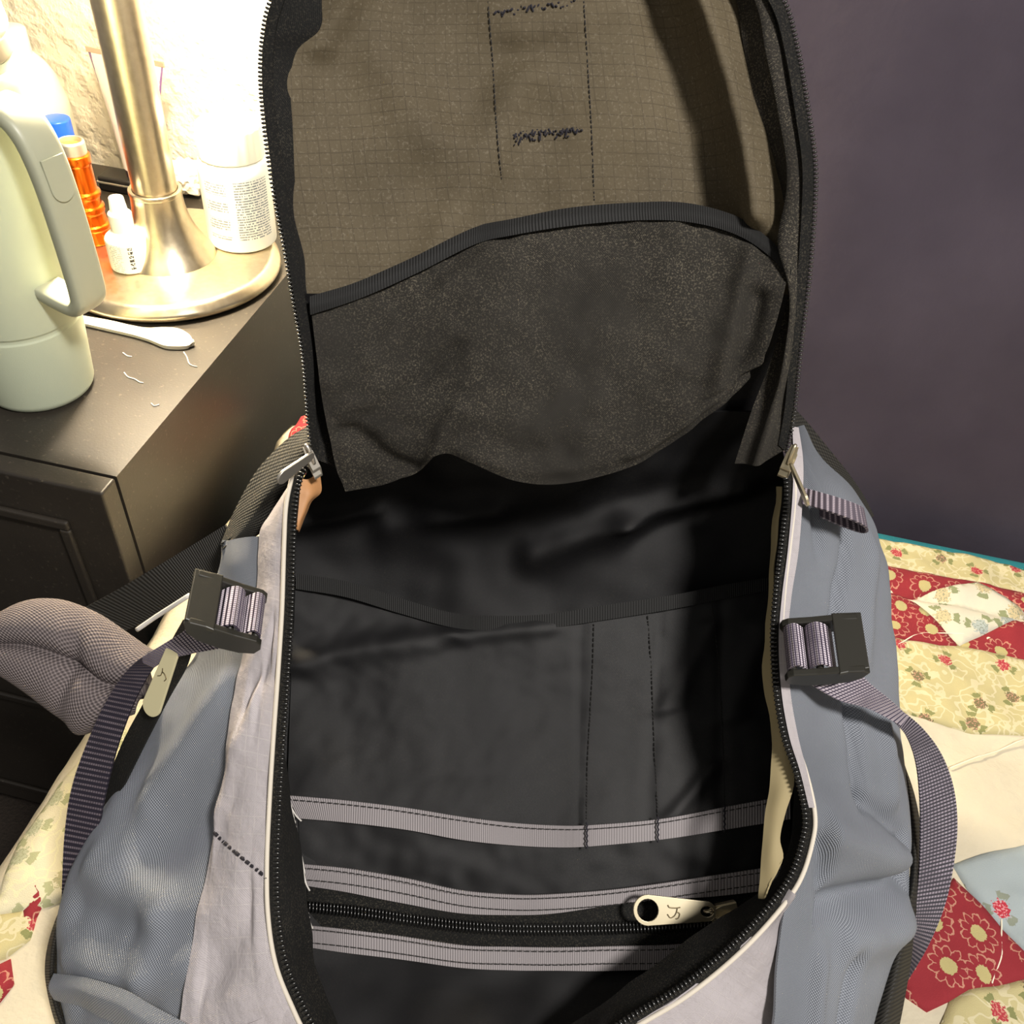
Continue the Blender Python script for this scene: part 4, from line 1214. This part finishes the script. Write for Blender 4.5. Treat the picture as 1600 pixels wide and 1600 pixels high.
# ---- buckles, straps
def buckle(x, y, d, k, ex, ez):
    fr = camframe(P(x, y, d), ex, ez)
    o, X, Y, Z = fr
    if Y.dot(DN) < 0: Y = -Y
    X, Y, Z = X*k, Y*k, Z*k
    rail = [(-.0170, .0035), (-.0150, .0052), (-.006, .0048), (.006, .0030), (.0165, .0022), (.0190, .0005), (.0200, -.0035), (.0185, -.0075), (.012, -.0095), (.002, -.0092), (-.008, -.0068), (-.0142, -.0025)]
    b = extr('buckle', [(-.0170, -.0155), (-.0045, -.0155), (-.0045, .0155), (-.0170, .0130)], [], (o+Z*.0042, X, Y, Z), .0026, m_plastic, bag, .0006)
    for s_ in (-.0138, .0138):
        extr('rail', rail, [], (o+Y*s_, X, Z, Y), .0034, m_plastic, b, .0006)
    for bx_ in (.0040, .0165):
        tube('crossbar', [o+X*bx_+Y*(-.0128), o+X*bx_+Y*.0128], .0020, m_plastic, b, 10)
    pr = [(-.0040, -.0040), (-.0005, .0030), (.0040, .0062), (.0082, .0030), (.0092, -.0012), (.0105, .0012), (.0140, .0054), (.0182, .0028), (.0192, -.0030), (.0185, -.0070)]
    rows = [[o+X*px_+Z*pz_+Y*s_ for px_, pz_ in pr] for s_ in (-.0112, 0, .0112)]
    sheet('webbing_loop', rows, m_web, b, 60, 6, .0014, toward=Z)
    return fr
bk1 = buckle(350, 953, .460, 1.08, (.86, .28, .42), (.50, -.60, -.62))
bk2 = buckle(1291, 1012, .460, 1.06, (-.96, .06, .22), (-.20, -.55, -.80))

def ribbon(name, ea, eb, mat, parent=None, nu=70, nv=6, th=.0014, wr=None, puff=None):
    return sheet(name, [[P(*p) for p in ea], [P(*p) for p in eb]], mat, parent or bag, nu, nv, th, wr=wr, puff=puff)
ribbon('compression_strap', [(300, 968, .472), (288, 985, .478), (262, 1002, .486), (236, 1018, .492), (214, 1032, .498)],
       [(352, 1012, .474), (318, 1018, .476), (288, 1024, .482), (262, 1030, .490), (240, 1044, .497)], m_web, nu=40)
ribbon('compression_strap', [(232, 1020, .494), (200, 1046, .500), (168, 1092, .508), (136, 1160, .516), (112, 1230, .522), (101, 1300, .526), (97, 1375, .528), (96, 1420, .530)],
       [(270, 1018, .494), (238, 1046, .498), (208, 1100, .504), (182, 1170, .511), (164, 1240, .516), (150, 1310, .520), (132, 1375, .524), (124, 1420, .528)], m_webdk)
ribbon('compression_strap', [(1338, 1046, .470), (1362, 1070, .470), (1392, 1094, .474), (1420, 1120, .482)],
       [(1262, 1066, .466), (1310, 1094, .467), (1358, 1108, .472), (1408, 1134, .482)], m_web, nu=40)
ribbon('compression_strap', [(1404, 1106, .478), (1440, 1136, .488), (1470, 1176, .497), (1489, 1225, .503), (1496, 1280, .507), (1492, 1340, .510), (1478, 1410, .514), (1452, 1475, .520), (1420, 1530, .530), (1390, 1575, .538)],
       [(1398, 1128, .480), (1418, 1152, .488), (1432, 1192, .496), (1438, 1245, .502), (1439, 1300, .506), (1437, 1355, .510), (1432, 1415, .515), (1428, 1465, .521), (1410, 1515, .532), (1378, 1555, .538)], m_webdot)
# short folded loop of webbing
lp = [(1256, 762, .494), (1285, 770, .487), (1318, 780, .486), (1344, 790, .490), (1350, 796, .496), (1340, 800, .500), (1310, 792, .500), (1280, 786, .499)]
lq = [(1252, 786, .490), (1285, 795, .482), (1318, 806, .481), (1350, 820, .485), (1357, 830, .492), (1345, 833, .497), (1312, 822, .496), (1280, 808, .495)]
ribbon('webbing_tab', lp, lq, webbing('grey_purple_tab', srgb(84, 76, 86), srgb(176, 164, 172), .0030, .0013, .35), nu=50)

# padded wing of the harness, black strap, white cord
wu = [(-50, 1000), (0, 966), (40, 940), (92, 936), (150, 956), (205, 992), (252, 1026)]
wl_ = [(-50, 1012), (0, 1046), (40, 1078), (76, 1108), (104, 1130), (130, 1148), (205, 1110)]
wm = [((a[0]+b[0])/2, (a[1]+b[1])/2) for a, b in zip(wu, wl_)]
wr_ = [[P(x, y, .545) for x, y in wu], [P(x, y, .528) for x, y in wm], [P(x, y, .535) for x, y in wl_]]
sheet('padded_wing', wr_, m_padmesh, bag, 80, 60, .008,
      puff=lambda s, t: .010*(abs(math.sin(PI*2*max(0, min(1, t*1.0)))))**.6 - .007*math.exp(-((s-.62)/.05)**2)*math.exp(-((t-.5)/.3)**2) - .004*math.exp(-((t-.5)/.05)**2))
ribbon('harness_strap', [(60, 985, .60), (150, 940, .588), (240, 888, .575), (300, 852, .568), (352, 820, .56)], [(130, 1010, .60), (222, 974, .588), (285, 934, .575), (330, 902, .566), (372, 870, .558)], m_webblk, nu=60)
tube('cord', spline([P(x, y, d) for x, y, d in [(214, 984, .56), (240, 966, .556), (268, 948, .55), (296, 930, .545)]], 20), .0016, m_thread, bag, 8)
ribbon('side_zipper_tape', [(286, 968, .500), (258, 1020, .505), (228, 1090, .512), (196, 1150, .520), (168, 1215, .528), (128, 1310, .534)], [(300, 1000, .492), (290, 1040, .494), (262, 1090, .500), (226, 1160, .510), (196, 1220, .518), (150, 1310, .528)], m_tape, nu=50)

# ---- zipper sliders and pulls
def pull_plate(name, fr, L, r0, r1, mat, parent, hole=True, th=.0014):
    n = 14
    poly = arc(-L, 0, r0, 90, 270, n) + arc(0, 0, r1, -90, 90, n)
    holes = []
    if hole:
        holes = [arc(-L, 0, r0*.78, 0, 360, 20)[:-1], [(x*1.25+.0006, y) for x, y in arc(-.0004, 0, r1*.62, 0, 360, 16)[:-1]]]
    return extr(name, poly, holes, fr, th, mat, parent, .0003)
def slider(o, X, Z, mat, parent, k=1.0):
    """slider body with two plates, a post and an arched bridge; X along the zipper, Z away from the cloth"""
    Y = Z.cross(X)
    body = [(-.0055*k, -.0028*k), (-.001*k, -.0040*k), (.0055*k, -.0040*k), (.0055*k, .0040*k), (-.001*k, .0040*k), (-.0055*k, .0028*k)]
    s = extr('zipper_slider', body, [], (o+Z*.0022*k, X, Y, Z), .0014*k, mat, parent, .0003)
    extr('lower_plate', body, [], (o-Z*.0022*k, X, Y, Z), .0014*k, mat, s, .0003)
    extr('side_wing', [(-.003*k, -.0020*k), (.0055*k, -.0020*k), (.0055*k, .0020*k), (-.003*k, .0020*k)], [], (o+Y*.0040*k, X, Z, X.cross(Z)), .0010*k, mat, s, .0002)
    tube('bridge', spline([o+X*q[0]*k+Z*q[1]*k for q in ((-.0045, .0028), (-.0040, .0055), (-.001, .0066), (.0022, .0055), (.0030, .0028))], 14), .0009*k, mat, s, 8)
    return s
# far left slider, pull hanging out to the side
p = P(488, 722, .492)
dx = (P(500, 742, .496)-P(482, 706, .490)).normalized()
sl = slider(p, dx, camframe(p, (1, 0, 0), (-.75, -.45, -.5))[3], m_silver, bag, 1.25)
px_ = (P(486, 712, .486)-P(432, 752, .470)).normalized()
pull_plate('pull_tab', (P(484, 714, .485), px_, (FW*.8+DN*.45).cross(px_).cross(px_).normalized(), px_.cross((FW*.8+DN*.45).cross(px_).cross(px_)).normalized()), .0200, .0042, .0026, m_silver, sl, False, .0016)
# far right slider
p = P(1232, 722, .492)
dx = (P(1222, 745, .496)-P(1240, 704, .490)).normalized()
sr = slider(p, dx, camframe(p, (1, 0, 0), (.75, -.40, -.5))[3], m_brass, bag, 1.25)
px_ = (P(1238, 730, .486)-P(1262, 786, .474)).normalized()
nn = (RT*.9 - FW*.3).normalized(); nn = (nn-px_*nn.dot(px_)).normalized()
pull_plate('pull_tab', (P(1238, 731, .485), px_, nn.cross(px_).normalized(), nn), .0200, .0042, .0026, m_brass, sr, False, .0016)
# slider of the zip pocket inside, big flat pull with a monogram
p = B(1132, 1428, fw(1435)+.0165)
Xs = (B(1150, 1424, fw(1435)+.0165)-p).normalized()
si = slider(p, Xs, BN, m_brass, bag, 1.35)
o_ = B(1104, 1424, fw(1432)+.0240); q_ = B(1012, 1422, fw(1432)+.0250)
Xp = (o_-q_).normalized(); Zp = (BN-Xp*BN.dot(Xp)).normalized(); Yp = Zp.cross(Xp)
Lp = (o_-q_).length
pl = pull_plate('pull_tab', (o_, Xp, Yp, Zp), Lp, .0082, .0052, m_brass, si, True, .0016)
def emblem(fr, strokes, r, mat, parent):
    o, X, Y, Z = fr
    for s_ in strokes:
        tube('emblem', spline([o+X*x+Y*y+Z*.0009 for x, y in s_], 24), r, mat, parent, 5)
mid_p = o_*.45+q_*.55
emblem((mid_p, Xp, Yp, Zp), [[(-.0040, .0032), (-.0028, .0018), (.0010, .0016), (.0034, .0020)], [(.0016, .0018), (.0010, -.0008), (-.0004, -.0028), (-.0026, -.0036), (-.0042, -.0018)], [(.0010, -.0004), (.0028, -.0014), (.0022, -.0036), (.0006, -.0042)]], .0004, m_engr, bag and si)
tube('pull_ring', spline([o_+Xp*(.0012+.0024*math.cos(a))+Zp*(.0024*math.sin(a)) for a in [k*PI/6 for k in range(12)]], 30, True), .0008, m_brass, si, 6, True)
# pull of the side pocket
o2 = P(272, 1012, .486); q2 = P(238, 1102, .496)
Xp = (o2-q2).normalized(); Zp = camframe(o2, (0, 1, 0), (-.35, -.2, -.9))[3]; Zp = (Zp-Xp*Zp.dot(Xp)).normalized(); Yp = Zp.cross(Xp)
ss2 = pull_plate('pull_tab', (o2, Xp, Yp, Zp), (o2-q2).length, .0062, .0040, m_cream, bag, False, .0016)
mp2 = o2*.55+q2*.45
emblem((mp2, Xp, Yp, Zp), [[(-.003, .0030), (-.0015, .0012), (.001, .0010), (.003, .0016)], [(.0012, .0012), (.0006, -.0012), (-.001, -.003), (-.003, -.0024)]], .00028, m_engr, ss2)
